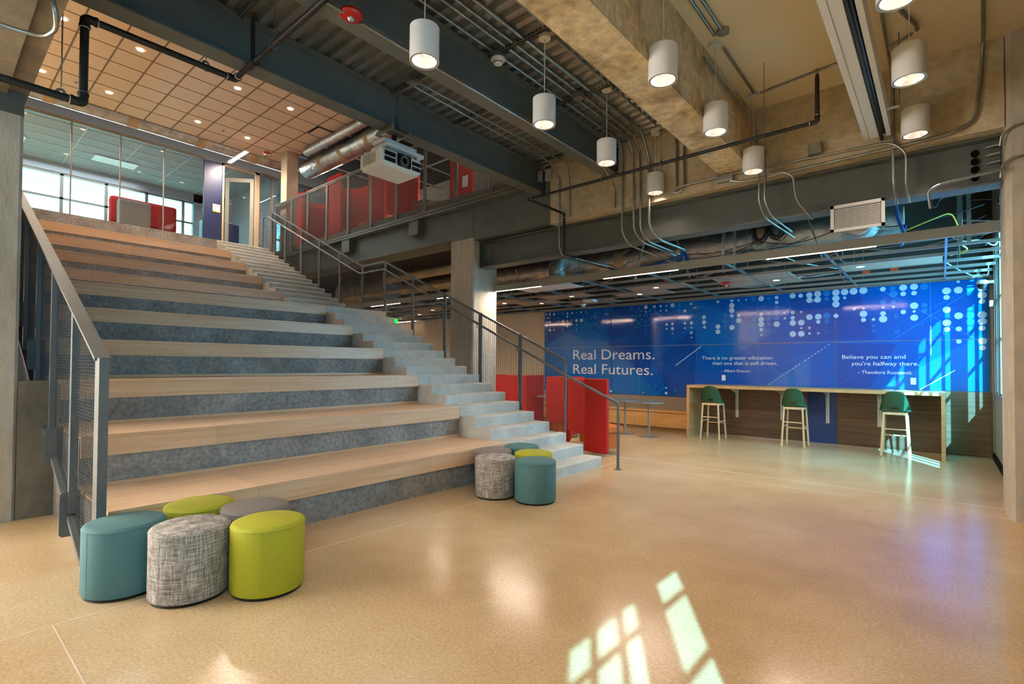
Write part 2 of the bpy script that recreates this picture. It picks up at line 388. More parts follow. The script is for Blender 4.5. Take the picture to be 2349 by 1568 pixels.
# upper storey
OXR = -19.8
struct(MB().box(-27, -5.0, 6.83, 12.6, 4.63, TOPZ), 'floor_upper', 'conc')
struct(MB().box(-27, SX(33) - .39, -.5, 6.83, 4.5, TOPZ), 'floor_landing', 'conc_trow')
struct(MB().box(-27, -5.0, 12.4, 12.6, TOPZ, 8.3), 'wall_upper_back', 'taupe')
struct(MB().box(-5.1, -5.0, 7.5, 12.6, TOPZ, 8.3), 'wall_upper_end', 'taupe')
struct(MB().box(OXR, -1, -.6, 12.6, 8.2, 8.35), 'ceiling_upper_deck', 'darkgap')
struct(MB().box(-27, -1, -.75, -.6, 4.9, 8.35), 'wall_upper_front', 'beige')
struct(MB().box(-5.45, -5.35, -.6, 6.8, 5.0, 8.3), 'wall_upper_right', 'beige')
# tiled ceiling above the steps
UZ = 7.70; tx = .6358; ty = .604
X0 = -11.115; Y0 = 7.269
cells = [(i, j) for i in range(7) for j in range(12)]
tb = MB(); tb.box(X0 - 7 * tx - .02, X0 + .6, Y0 - 12.5 * ty, Y0, UZ, UZ + .02)
up = struct(tb, 'ceiling_tiles', 'tile')
g = MB()
for i in range(8): g.box(X0 - i * tx - .010, X0 - i * tx + .010, Y0 - 12.5 * ty, Y0, UZ - .006, UZ)
for j in range(13): g.box(X0 - 7 * tx, X0 + .6, Y0 - j * ty - .014, Y0 - j * ty + .014, UZ - .006, UZ)
struct(g, 'ceiling_grid', 'tilegrid', up)
# loose grid tees beyond the tiles
g = MB()
for j in range(0, 13, 2): g.box(-16.0, X0 - 7 * tx, Y0 - j * ty - .012, Y0 - j * ty + .012, UZ - .006, UZ + .03)
for yy in (7.87, 8.48, 9.15, 10.3): g.box(-16, -5.2, yy - .012, yy + .012, UZ - .006, UZ + .03)
for xx in (-14.7, -13.5, -12.3, -11.1, -9.9, -8.7, -7.5): g.box(xx - .012, xx + .012, Y0, 12.3, UZ - .006, UZ + .03)
struct(g, 'ceiling_grid_upper', 'gridwhite')
# office beyond the glass
OX = -19.6
struct(MB().box(OX, -16.06, -.6, 12.4, 7.3, 7.33), 'ceiling_office', 'tilegrey')
g = MB()
for i in range(11): g.box(-16.25 - i * .6 - .011, -16.25 - i * .6 + .011, -.6, 12.4, 7.285, 7.3)
for j in range(11): g.box(OX, -16.06, .35 + j * 1.14 - .011, .35 + j * 1.14 + .011, 7.285, 7.3)
struct(g, 'ceiling_grid_office', 'gridwhite')
w = MB(); 
w.box(OX - .15, OX, -.6, 12.4, 4.8, 4.95); w.box(OX - .15, OX, -.6, 12.4, 7.02, 7.3); w.box(OX - .15, OX, 6.05, 7.3, 4.8, 7.3); w.box(OX - .15, OX, 9.4, 12.4, 4.8, 7.3)
struct(w, 'wall_office', 'tilegrey')
struct(MB().box(OX, -16.06, 7.2, 7.3, 4.8, 7.3), 'wall_office_side', 'tilegrey')
fr = MB()
for yy in [-.48 + 1.04 * i for i in range(10)]: fr.box(OX - .1, OX - .04, yy - .04, yy + .04, 4.95, 7.0)
for z in (4.97, 6.28, 6.98): fr.box(OX - .1, OX - .04, -.6, 9.4, z - .03, z + .03)
wo = struct(fr, 'window_12', 'mull')
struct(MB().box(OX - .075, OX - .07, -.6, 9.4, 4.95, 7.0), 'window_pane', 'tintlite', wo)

# ---------------------------------------------------------------- columns
c = MB(); X0c = .49; cy0 = 6.88; cy1 = 7.52
c.prism([(X0c, cy0 + .07), (X0c + .045, cy0), (1.18, cy0), (1.18, cy1), (X0c, cy1)], 'z', 0, 4.78)
c.build('concrete_column', 'conc', label='board-marked concrete column at the right edge, running from floor to cream ceiling', category='column')
def col_prof(x0, x1, y0, y1, ch=.025): return [(x0 + ch, y0), (x1 - ch, y0), (x1, y0 + ch), (x1, y1), (x0, y1), (x0, y0 + ch)]
r = thing('concrete_column', 'pale concrete column with dark painted head, standing between stair rail and blue mural', 'column', (-7.2, 7.2, 0))
MB().prism(col_prof(-7.54, -6.88, 6.92, 7.585), 'z', 0, 3.94).build('shaft', 'conc', r)
MB().prism(col_prof(-7.54, -6.88, 6.92, 7.585), 'z', 3.94, 4.62).build('painted_head', 'steel', r)
r = thing('concrete_column', 'stained concrete column at the left edge beside the wire mesh guardrail', 'column', (-6.95, .3, 0))
MB().prism([(-7.25, -.15), (-6.6, -.15), (-6.6, .585), (-6.625, .61), (-7.25, .61)], 'z', 0, 3.80).build('shaft', 'conc', r)
MB().prism([(-7.25, -.15), (-6.6, -.15), (-6.6, .61), (-7.25, .61)], 'z', 3.80, 4.30).build('painted_head', 'steel', r)
MB().box(-6.8, -6.6, .612, .872, 0, 1.30).build('stub_wall', 'conc_dark', label='low dark concrete wall between the left column and the seating steps', category='wall')
# spandrel beams
r = thing('concrete_beam', 'chipped tan concrete beam spanning above the dark steel girder', 'beam', (-2.3, 7.2, 3.87))
MB().box(-5.05, X0c, 6.92, 7.5, 3.87, 4.98).build('beam_body', 'conc_trow', r)
MB().box(-6.88, -5.052, 6.925, 7.5, 3.885, 4.62).build('painted_section', 'steel', r, label='dark grey painted end of the concrete beam')
MB().box(-15.6, -7.542, 6.94, 7.5, 3.98, 4.62).build('concrete_beam', 'steel', label='grey painted beam under the balcony walkway, left of the middle column', category='beam')
r = thing('concrete_beam', 'wide rough concrete beam running from the camera side to the far beam, beside the metal deck', 'beam', (-2.04, 0, 4.02))
MB().box(-2.235, -1.85, -7, 6.918, 4.02, 4.97).build('beam_body', 'conc_warm', r)
r = thing('concrete_beam', 'brown and grey concrete beam over the left column, top left corner', 'beam', (-8, .2, 3.95))
MB().box(-15, -2.0, -.25, .49, 4.31, 4.9).build('beam_body', 'conc_dark', r)
MB().box(-15, -2.0, .49, .497, 4.0, 4.9).build('chipped_edge', 'conc_side', r)
MB().box(-15, -2.0, .50, .64, 4.02, 4.9).build('edge_board', 'conc_dark', r)
MB().box(-15, -7.26, -.25, .49, 3.97, 4.31).build('beam_haunch', 'conc_dark', r)
MB().box(-6.59, -2.0, -.25, .49, 3.97, 4.31).build('beam_haunch', 'conc_dark', r)
# ---------------------------------------------------------------- steel beams
def ibeam_y(xc, w, z0, z1, y0, y1, tf=.018, tw=.012):
    m = MB(); m.box(xc - w / 2, xc + w / 2, y0, y1, z0, z0 + tf); m.box(xc - w / 2, xc + w / 2, y0, y1, z1 - tf, z1); m.box(xc - tw / 2, xc + tw / 2, y0, y1, z0 + tf, z1 - tf); return m
def bolts_x(par, x, ys, zs, d=1):
    for yy in ys:
        for z in zs: MB().tube([(x, yy, z), (x + .02 * d, yy, z)], .016, 6).build('bolt', 'galv', par)
for nm, xc, lab in (('a', -5.26, 'dark grey steel beam along the edge of the metal deck, carrying the projector'), ('b', -3.87, 'dark grey steel beam under the middle of the metal deck, behind the first pendant')):
    r = thing('steel_beam', lab, 'beam', (xc, 0, 4.42), group=None)
    ibeam_y(xc, .22, 4.42, 4.872, -7, 6.90).build('beam_body', 'steel', r)
    pl = MB().box(xc + .008, xc + .11, 6.895, 6.915, 4.47, 4.83).build('end_plate', 'steel', r)
    for z in (4.53, 4.61, 4.69, 4.77): MB().tube([(xc + .06, 6.895, z), (xc + .06, 6.875, z)], .017, 6).build('bolt', 'galv', r)
r = thing('steel_girder', 'long dark grey steel girder bolted between the two concrete columns', 'girder', (-3.2, 7.2, 3.37))
m = MB(); gx0, gx1 = -6.872, .482
m.box(gx0, gx1, 7.07, 7.33, 3.365, 3.385); m.box(gx0, gx1, 7.07, 7.33, 3.84, 3.86); m.box(gx0, gx1, 7.194, 7.206, 3.385, 3.84)
m.build('beam_body', 'steel', r)
MB().box(-6.878, -6.866, 7.08, 7.32, 3.39, 3.84).build('end_plate', 'steel', r)
MB().box(-6.86, -6.62, 7.182, 7.194, 3.43, 3.80).build('splice_plate', 'steel', r)
for z in (3.49, 3.58, 3.67, 3.76):
    MB().tube([(-6.80, 7.182, z), (-6.80, 7.155, z)], .018, 6).build('bolt', 'galv', r)
    MB().tube([(-6.70, 7.182, z), (-6.70, 7.16, z)], .018, 6).build('bolt', 'galv', r)
MB().box(.20, .47, 7.184, 7.194, 3.42, 3.80).build('splice_plate', 'steel', r)
for z in (3.48, 3.565, 3.65, 3.735):
    MB().tube([(.28, 7.184, z), (.28, 7.15, z)], .034, 12).build('bolt_recess', 'darkgap', r)
    MB().tube([(.36, 7.13, z + .03), (.47, 7.12, z + .035)], .014, 8).build('bolt', 'galv', r)
# small boxes under the balcony slab
for a, b, lab in ((-8.73, -8.30, 'grey box bracket under the balcony, nearer the middle column'), (-11.40, -10.93, 'grey box bracket under the balcony, farther left over the stair landing')):
    MB().cbox(a, b - .12, 6.80, 6.938, 4.23, 4.615, .012).build('box_bracket', 'steel', label=lab, category='bracket')

# ================================================================ seating steps
prof = [(SX(1) - 2 * T_ - .03, 0)]
tiers = [SX(3 * k) for k in range(1, 11)] + [SX(33)]
xs = []
poly = [(tiers[0] - .025, 0)]
for k in range(1, 12):
    x = tiers[k - 1] - (.025 if k < 11 else 0); z = 3 * k * R_ - (.032 if k < 11 else 0)
    poly.append((x, z))
    if k < 11: poly.append((tiers[k] - (.025 if k < 10 else 0), z))
poly += [(tiers[-1] - .4, TOPZ), (tiers[-1] - .4, 0)]
r = MB().prism(poly, 'y', YB, YL - .004).build('concrete_seating_steps', 'conc_riser', label='broad rough grey concrete terraces under the maple seating boards', category='steps')
words = ['lowest', 'second lowest', 'third from the floor', 'fourth from the floor', 'fifth from the floor', 'sixth from the floor', 'seventh from the floor', 'third from the top', 'second from the top', 'topmost']
for k in range(1, 11):
    x = tiers[k - 1]; xb = tiers[k] - .025; z = 3 * k * R_
    t = thing('maple_seat_tier', 'maple seating tier over rough concrete, %s of the ten' % words[k - 1], 'seating', (x - .3, 3, z - .18), group='maple seating tiers')
    MB().cbox(xb + .002, x, YB + .005, YL - .006, z - .03, z, .003).build('seat_board', 'wood', t)
    MB().box(x - .023, x - .001, YB + .005, YL - .006, z - .18, z - .031).build('front_board', 'wood', t)
    MB().box(xb + .002, xb + .02, YB + .005, YL - .006, z + .001, z + .03).build('back_trim', 'wood', t)
poly = [(SX(1), 0)]
for i in range(1, 34):
    poly += [(SX(i), i * R_)]
    if i < 33: poly += [(SX(i + 1), i * R_)]
poly += [(SX(33) - .35, TOPZ), (SX(33) - .35, 0)]
# bevelled nosings: small chamfer at each step edge
pp = []
for j, (x, z) in enumerate(poly):
    if 0 < j < len(poly) - 2 and j % 2 == 1: pp += [(x, z - .012), (x - .012, z)]
    else: pp.append((x, z))
MB().prism(pp, 'y', YL, YR).build('concrete_staircase', 'conc_step', label='pale concrete staircase with a landing, climbing beside the maple seating', category='staircase')

# ================================================================ guardrails
def mesh_panel(m, x0, x1, bot, top, y, dx=.05, dz=.0254, w=.004, wz=None):
    wz = wz or w
    """woven wire: bot/top are functions of x"""
    n = max(1, int(round(abs(x1 - x0) / dx)))
    for i in range(1, n):
        x = x0 + (x1 - x0) * i / n; m.box(x - w / 2, x + w / 2, y - w, y, bot(x), top(x))
    zmin = min(bot(x0), bot(x1)); zmax = max(top(x0), top(x1)); z = zmin + dz
    N = 60
    while z < zmax:
        # interval where bot<z<top (linear functions)
        lo = None
        ins = [x0 + (x1 - x0) * i / N for i in range(N + 1) if bot(x0 + (x1 - x0) * i / N) <= z <= top(x0 + (x1 - x0) * i / N)]
        if len(ins) > 1: m.box(min(ins), max(ins), y, y + w, z - wz / 2, z + wz / 2)
        z += dz
def panel(par, xa, xb, bot, top, y, fw=.034, th=.012, wmat='wire', wz=None):
    """one framed panel between xa<xb"""
    m = MB(); g = .007; a = xa + g; b = xb - g
    m.box(a, a + fw, y - th, y + th, bot(a), top(a)); m.box(b - fw, b, y - th, y + th, bot(b), top(b))
    for f, s in ((top, -1), (bot, 1)):
        vs = []
        for x in (a, b):
            for yy in (y - th - .001, y + th + .001):
                vs += [(x, yy, f(x)), (x, yy, f(x) + s * fw * 1.15)]
        m.raw(vs, [(0, 1, 3, 2), (4, 6, 7, 5), (0, 4, 5, 1), (2, 3, 7, 6), (0, 2, 6, 4), (1, 5, 7, 3)])
    m.build('panel_frame', 'railsteel', par)
    w = MB(); mesh_panel(w, a + fw, b - fw, lambda x: bot(x) + fw * .5, lambda x: top(x) - fw * .5, y, wz=wz); w.build('wire_mesh', wmat, par)
SL = R_ / T_
r = thing('stair_guardrail', 'grey steel guardrail with wire mesh and round handrail on the right side of the stair', 'railing', (-4.49, 6.59, .3))
px = [-4.48, -5.42, -6.36, -7.32, -8.30, -9.25]
topL = lambda x: 1.568 + (-4.48 - x) * .453
topU = lambda x: 3.745 + (-10.13 - x) * .461
for a, b in zip(px[1:], px[:-1]): panel(r, a, b, lambda x: topL(x) - 1.30, topL, 6.59)
panel(r, -10.13, -9.25, lambda x: 2.43, lambda x: 3.745, 6.59)
px2 = [-10.13, -11.1, -12.08, -13.03, -13.95, -14.80]
for a, b in zip(px2[1:], px2[:-1]): panel(r, a, b, lambda x: topU(x) - 1.30, topU, 6.59)
H = MB().pipe([(-3.53, 6.50, 0), (-3.53, 6.50, .945), (-4.40, 6.49, 1.316), (-9.16, 6.49, 3.53), (-10.08, 6.49, 3.53), (-14.86, 6.49, 5.73), (-15.15, 6.49, 5.735), (-15.15, 6.49, TOPZ)], .0205, .03, 12, 3)
H.build('handrail', 'railsteel', r)
MB().lathe([(.055, 0), (.055, .008), (.03, .012)], (-3.53, 6.50, 0), 20).build('floor_flange', 'railsteel', r)
hz = lambda x: 1.316 + (-4.40 - x) * .4651
for x in px + px2:
    z = hz(x) if x >= -9.26 else (3.53 if x > -10.2 else 3.53 + (-10.08 - x) * .4603)
    MB().pipe([(x, 6.49, z - .02), (x, 6.49, z - .075), (x, 6.575, z - .075)], .007, .025, 8, 4).build('handrail_bracket', 'railsteel', r)
# left guardrail
r = thing('stair_guardrail', 'dark steel guardrail with wire mesh down the open left side of the seating steps', 'railing', (-4.4, .82, .0))
pl = [-4.375, -5.25, -6.244, -7.19, -8.18, -9.15, -10.1, -11.05, -12.0, -12.95, -13.9, -14.8]
tL = lambda x: 1.514 + (-4.375 - x) * .453; bL = lambda x: max(.02, .10 + (-4.9 - x) * .455)
for a, b in zip(pl[1:], pl[:-1]):
    m = MB(); g = .012; y0, y1 = .785, .845
    for xx in ((b - .055, b - .0) if 0 else (b - .03,)):
        m.box(xx - .03, xx + .03, .79, .84, bL(xx - .03), tL(xx + .03) - .006)
    if b == pl[0]: pass
    vs = []
    for x in (a, b):
        for yy in (.775, .865): vs += [(x, yy, tL(x)), (x, yy, tL(x) - .022)]
    F = [(0, 1, 3, 2), (4, 6, 7, 5), (0, 4, 5, 1), (2, 3, 7, 6), (0, 2, 6, 4), (1, 5, 7, 3)]
    m.raw(vs, F); vs = []
    bl = lambda x: .10 + (-4.9 - x) * .455
    for x in (a, min(b, -4.75)):
        for yy in (.785, .845): vs += [(x, yy, bl(x)), (x, yy, bl(x) - .05)]
    m.raw(vs, F)
    m.build('panel_frame', 'railsteel', r)
    w = MB(); mesh_panel(w, a, b - .06, lambda x: bL(x), lambda x: tL(x) - .02, .825, .036, .0254, .003); w.build('wire_mesh', 'wire', r)
for (x, z0, z1) in ((-5.3, .10, .455), (-6.1, .57, .89), (-7.3, 1.40, 1.72), (-8.4, 1.9, 2.2)):
    MB().prism([(.74, z0 + .02), (.76, z0), (.868, z0), (.868, z1), (.76, z1), (.74, z1 - .02)], 'x', x, x + .012).build('side_bracket', 'railsteel', r)
MB().box(-4.38, -4.30, .788, .842, .02, 1.512).build('end_post', 'railsteel', r)
# balcony rail
r = thing('balcony_railing', 'grey steel railing with wire mesh along the edge of the upper walkway', 'railing', (-10, 6.8, 4.6))
pb = [-15.0, -14.0, -13.09, -12.1, -11.1, -10.13, -9.17, -8.19, -7.25, -6.3, -5.35]
for a, b in zip(pb[:-1], pb[1:]): panel(r, a, b, lambda x: 4.61, lambda x: 6.13, 6.79, .032, .014, wz=.0085)
MB().box(-15.0, -5.35, 6.76, 6.83, 6.13, 6.15).build('top_rail', 'railsteel', r)
MB().box(-15.0, -5.35, 6.78, 6.925, 4.55, 4.60).build('edge_channel', 'steel', r)
# printed dots of the mural: x, z, radius
DOTS_W= [(-8.33,2.88,0.031),(-8.21,2.88,0.039),(-8.07,2.87,0.038),(-7.78,2.88,0.017),(-7.63,2.87,0.028),(-7.48,2.87,0.03),(-7.34,2.87,0.015),(-7.2,2.87,0.03),(-7.04,2.87,0.016),(-7.63,2.78,0.029),(-7.77,2.66,0.044),(-7.63,2.66,0.028),(-7.34,2.66,0.041),(-7.19,2.66,0.043),(-8.32,2.66,0.031),(-8.21,2.66,0.041),(-8.32,2.55,0.024),(-7.63,2.53,0.032),(-7.34,2.55,0.018),(-8.21,2.44,0.041),(-8.07,2.44,0.027),(-7.77,2.44,0.018),(-7.77,2.38,0.017),(-7.34,2.42,0.019),(-5.38,2.88,0.048),(-5.38,2.77,0.017),(-5.16,2.88,0.03),(-5.01,2.88,0.029),(-4.87,2.88,0.02),(-4.72,2.88,0.049),(-5.01,2.77,0.017),(-4.87,2.77,0.021),(-4.43,2.73,0.033),(-4.29,2.88,0.033),(-5.01,2.64,0.017),(-4.86,2.44,0.032),(-4.72,2.45,0.034),(-4.43,2.45,0.032),(-4.28,2.45,0.037),(-4.86,2.34,0.023),(-4.72,2.34,0.038),(-4.43,2.34,0.021),(-4.28,2.34,0.019),(-4.72,2.23,0.016),(-4.28,2.23,0.031),(-4.28,2.12,0.019),(-8.31,1.05,0.031),(-8.31,0.94,0.031),(-8.31,0.83,0.032),(-6.31,0.84,0.03),(-5.44,0.84,0.017),(-4.87,0.97,0.021),(-4.87,0.85,0.032),(-4.0,2.56,0.043),(-4.0,2.45,0.046),(-3.99,2.34,0.033),(-3.7,2.88,0.031),(-3.41,2.88,0.031),(-3.27,2.88,0.021),(-3.12,2.88,0.018),(-2.83,2.88,0.055),(-2.54,2.88,0.035),(-3.41,2.78,0.055),(-3.41,2.67,0.055),(-3.41,2.56,0.038),(-3.27,2.56,0.035),(-2.54,2.78,0.034),(-2.25,2.89,0.053),(-2.11,2.88,0.04),(-1.96,2.88,0.055),(-1.82,2.89,0.059),(-1.96,2.78,0.052),(-1.82,2.78,0.057),(-1.52,2.89,0.061),(-1.38,2.89,0.06),(-1.24,2.89,0.062),(-1.09,2.89,0.062),(-1.52,2.78,0.059),(-1.38,2.78,0.025),(-1.52,2.67,0.06),(-3.7,2.34,0.052),(-3.7,2.23,0.051),(-3.41,2.31,0.053),(-3.27,2.45,0.054),(-2.83,2.56,0.036),(-2.83,2.45,0.053),(-2.83,2.35,0.057),(-2.83,2.24,0.035),(-2.83,2.13,0.021),(-2.54,2.34,0.057),(-2.4,2.56,0.022),(-2.39,2.45,0.022),(-2.25,2.56,0.037),(-2.25,2.45,0.039),(-2.25,2.35,0.057),(-2.1,2.56,0.021),(-2.1,2.35,0.058),(-2.1,2.24,0.019),(-2.25,2.13,0.058),(-2.1,2.13,0.057),(-1.96,2.45,0.056),(-1.81,2.45,0.056),(-1.96,2.24,0.022),(-1.81,2.35,0.036),(-1.96,2.13,0.024),(-1.81,2.13,0.021),(-1.52,2.45,0.041),(-1.23,2.56,0.024),(-1.09,2.56,0.022),(-1.09,2.46,0.059),(-1.09,2.35,0.04),(-0.8,2.56,0.024),(-0.65,2.56,0.023),(-0.8,2.45,0.042),(-0.8,2.35,0.061),(-0.94,2.35,0.026),(-0.8,2.89,0.042),(-0.51,2.89,0.055),(-0.36,2.89,0.054),(-0.51,2.78,0.04),(-0.36,2.78,0.039),(-0.36,2.56,0.057),(-0.51,2.46,0.039),(-0.36,2.46,0.023),(-0.36,2.35,0.055),(0.22,2.92,0.022),(0.07,2.78,0.057),(0.22,2.78,0.056),(0.07,2.67,0.041),(0.07,2.46,0.052),(0.22,2.35,0.056),(0.07,2.24,0.057),(0.07,2.13,0.041),(0.22,2.13,0.04),(0.22,1.92,0.036),(0.51,2.79,0.057),(0.51,2.67,0.057),(0.51,2.57,0.039),(0.51,2.35,0.057),(0.51,2.24,0.055),(0.51,2.13,0.04),(0.51,1.92,0.055),(0.51,1.81,0.04)]
DOTS_D= [(-7.92,2.88,0.029),(-7.92,2.77,0.029),(-7.92,2.66,0.042),(-7.49,2.66,0.042),(-7.49,2.56,0.029),(-8.33,2.45,0.028),(-8.33,2.34,0.035),(-8.33,2.19,0.029),(-6.47,2.88,0.03),(-6.33,2.88,0.036),(-5.75,2.88,0.043),(-4.56,2.88,0.048),(-4.56,2.74,0.048),(-4.13,2.45,0.028),(-4.13,2.34,0.025),(-2.98,2.89,0.048),(-2.69,2.87,0.034),(-1.67,2.89,0.059),(-1.67,2.78,0.037),(-2.54,2.69,0.036),(-2.98,2.45,0.054),(-2.98,2.35,0.039),(-2.98,2.24,0.054),(-2.68,2.56,0.037),(-2.69,2.46,0.036),(-2.69,2.35,0.037),(-2.68,2.24,0.019),(-2.54,2.58,0.052),(-2.54,2.47,0.053),(-3.55,2.57,0.053),(-3.55,2.45,0.054),(-3.55,2.34,0.037),(-3.55,2.13,0.02),(-3.55,2.02,0.02),(-1.67,2.46,0.058),(-1.67,2.35,0.04),(-1.67,2.14,0.022),(-0.66,2.89,0.042),(-0.65,2.79,0.061),(-0.8,2.65,0.042),(-0.65,2.65,0.041),(-0.94,2.24,0.024),(-0.94,2.14,0.024),(-0.22,2.88,0.056),(-0.22,2.56,0.041),(-0.22,2.46,0.037),(0.36,2.79,0.046),(0.36,2.46,0.033),(0.36,2.35,0.056),(0.36,2.24,0.055),(0.36,2.13,0.036),(0.51,2.88,0.055)]
# ================================================================ ottomans
def ottoman(name, mat, x, y, label, group, seam=0.0):
    R = .226; h = .452
    t = thing(name, label, 'ottoman', (x, y, 0), group)
    MB().lathe([(R - .015, .0), (R - .012, .014)], (x, y, 0), 48).build('base', 'black', t)
    MB().lathe([(R - .02, .014), (R - .006, .02), (R, .034), (R, h - .035), (R - .002, h - .028)], (x, y, 0), 64, caps=True).build('side_cover', mat, t)
    MB().lathe([(R - .001, h - .0285), (R + .0015, h - .025), (R - .001, h - .021), (R - .008, h - .010), (R - .03, h - .001), (.001, h + .004)], (x, y, 0), 64, caps=False).build('seat_top', mat, t)
    MB().box(x + R * math.cos(seam) - .0012, x + R * math.cos(seam) + .0012, y + R * math.sin(seam) - .0012, y + R * math.sin(seam) + .0012, .03, h - .03).build('seam', mat, t)
    return t
GL = 'ottomans at the foot of the seating'; 
ottoman('ottoman', 'teal', -4.101, .905, 'dark teal round ottoman beside the lower end of the left guardrail', GL, -1.2)
ottoman('ottoman', 'tweed', -3.700, 1.160, 'grey tweed round ottoman in front, between a teal and a lime one', GL, -1.1)
ottoman('ottoman', 'lime', -3.418, 1.530, 'lime green round ottoman at the front right of the left cluster', GL, -.6)
ottoman('ottoman', 'lime', -4.215, 1.378, 'lime green round ottoman at the back of the left cluster, against the maple tier', GL, -1.1)
ottoman('ottoman', 'greyfab', -3.850, 1.625, 'plain warm grey round ottoman at the back of the left cluster', GL, -2)
ottoman('ottoman', 'tweed', -3.865, 4.268, 'grey tweed round ottoman at the front of the far cluster by the stair', GL, -2.6)
ottoman('ottoman', 'greyfab', -4.190, 4.580, 'plain warm grey round ottoman nearest the maple tier in the far cluster', GL, -2)
ottoman('ottoman', 'teal', -4.130, 5.060, 'teal round ottoman at the back of the far cluster, near the bottom steps', GL, -2)
ottoman('ottoman', 'lime', -3.715, 4.775, 'lime green round ottoman in the middle of the far cluster', GL, -2)
ottoman('ottoman', 'teal', -3.400, 4.405, 'teal round ottoman at the front right of the far cluster by the stair', GL, -.4)

# ================================================================ mural
r = thing('glass_mural', 'blue printed glass mural with white dots and quotations covering the back wall', 'mural', (-3.9, YM, .775))
SEAM = [-8.39, -6.30, -4.17, -1.53, .60]; zm = 1.955
g = .005
for i in range(4):
    a, b = SEAM[i] + g, SEAM[i + 1] - g; zb = .78 if i < 2 else 1.092
    MB().cbox(a, b, YM, YM + .028, zb, zm - g, .002).build('glass_panel', 'mural', r)
    MB().cbox(a, b, YM, YM + .028, zm + g, 2.945, .002).build('glass_panel', 'mural', r)
MB().box(SEAM[0], SEAM[-1], YM + .020, YM + .0295, .78, 2.95).build('backing_frame', 'alu', r)
# printed facets, a film 1 mm proud of the glass
def poly_y(m, pts, y0, y1):
    if len(pts) > 2: m.prism(pts, 'y', y0, y1)
def clip(pts, x0, x1, z0, z1):
    for ax, lim, s in ((0, x0, 1), (0, x1, -1), (1, z0, 1), (1, z1, -1)):
        out = []
        for i in range(len(pts)):
            p, q = pts[i - 1], pts[i]; dp = (p[ax] - lim) * s; dq = (q[ax] - lim) * s
            if (dp >= 0) != (dq >= 0):
                t = dp / (dp - dq); out.append((p[0] + (q[0] - p[0]) * t, p[1] + (q[1] - p[1]) * t))
            if dq >= 0: out.append(q)
        pts = out
        if not pts: return []
    return pts
facets = {'mural_b': [[(-7.1, 2.70), (-4.9, .7), (-7.0, .7), (-8.5, 1.35), (-8.5, 1.9)], [(-4.9, 2.96), (-4.2, 2.96), (-2.6, 2.2), (-3.7, 1.5)], [(-2.9, 1.0), (-1.95, 1.7), (-1.95, 1.0)], [(-1.0, 1.0), (.6, 2.1), (.6, 1.0)]],
          'mural_c': [[(-8.5, 2.0), (-7.2, 2.65), (-8.5, 2.96)], [(-6.4, 2.96), (-5.0, 2.96), (-5.3, 1.2), (-6.4, 2.0)], [(-2.3, 2.96), (-1.2, 2.96), (-.9, 2.0), (-2.2, 2.0)], [(-1.5, 1.9), (-.6, 1.9), (-1.0, 1.1), (-1.5, 1.1)], [(-5.2, 1.6), (-4.2, 2.3), (-4.2, .9), (-4.8, .8)]]}
for mt, L in facets.items():
    m = MB()
    for pts in L:
        for i in range(4):
            zb = .785 if i < 2 else 1.095
            for z0, z1 in ((zb, zm - .007), (zm + .007, 2.942)):
                q = clip(pts, SEAM[i] + .008, SEAM[i + 1] - .008, z0, z1)
                if len(q) > 2: m.prism(q, 'y', YM - .0006 - (.0003 if mt == 'mural_c' else 0), YM - .0001)
    m.build('printed_facets', mt, r)
def disc(m, x, z, rad, y0, y1, n=24): m.prism([(x + rad * math.cos(2 * math.pi * k / n), z + rad * math.sin(2 * math.pi * k / n)) for k in range(n)], 'y', y0, y1)
m = MB(); 
for x, z, q in DOTS_D: disc(m, x, z, q, YM - .0018, YM - .0010)
m.build('dim_dot_pattern', 'dotd', r)
m = MB(); seen = set()
for x, z, q in DOTS_W:
    key = (round(x / .05), round(z / .05))
    if key in seen: continue
    seen.add(key); disc(m, x, z, q, YM - .0022, YM - .0010)
m.build('white_dot_pattern', 'dotw', r)
def lin(m, p, q, w, y=None, dash=None):
    y = y or YM - .0016
    P = Vector((p[0], y, p[1])); Q = Vector((q[0], y, q[1])); L = (Q - P).length
    if not dash: m.bar(P, Q, w, .0008, (0, 1, 0)) if abs((Q - P).normalized().y) < .9 else None; return
    n = int(L / (dash * 1.8)); d = (Q - P) / L
    for i in range(n): s = L * i / n; m.bar(P + d * s, P + d * min(L, s + dash), w, .0008, (0, 1, 0))
m = MB()
for p, q in [((-.92, 2.94), (.6, 1.83)), ((-.72, 1.93), (.49, 2.85)), ((-.14, 2.94), (-.14, 2.25)), ((-3.76, 2.58), (-3.22, 2.2)), ((-3.5, 2.2), (-2.76, 2.74)), ((-3.37, 2.92), (-2.88, 2.56)), ((-4.52, 2.2), (-3.94, 2.64)), ((-5.54, 1.26), (-5.54, .79)), ((-6.36, 1.1), (-5.92, .79)), ((-8.38, 1.17), (-8.17, 1.03)), ((-5.18, .79), (-4.9, .98)), ((-2.9, 2.82), (-2.89, 1.12)), ((-7.57, 1.97), (-6.5, 1.33)), ((-3.58, 2.15), (-2.17, 1.12))]: lin(m, p, q, .008)
for p, q in [((-5.0, 1.53), (-4.38, 1.12)), ((-5.0, 1.53), (-5.76, .94)), ((-4.99, 1.56), (-4.99, 1.02)), ((-5.55, 1.1), (-5.14, .8)), ((-1.66, 1.85), (-3.3, 1.2)), ((-1.52, 1.12), (-.87, 1.59)), ((-.6, 2.25), (.3, 2.75)), ((-.5, 2.1), (.2, 2.5)), ((-8.3, 2.5), (-8.3, 2.0)), ((-8.2, 2.38), (-7.57, 1.97))]: lin(m, p, q, .007, dash=.035)
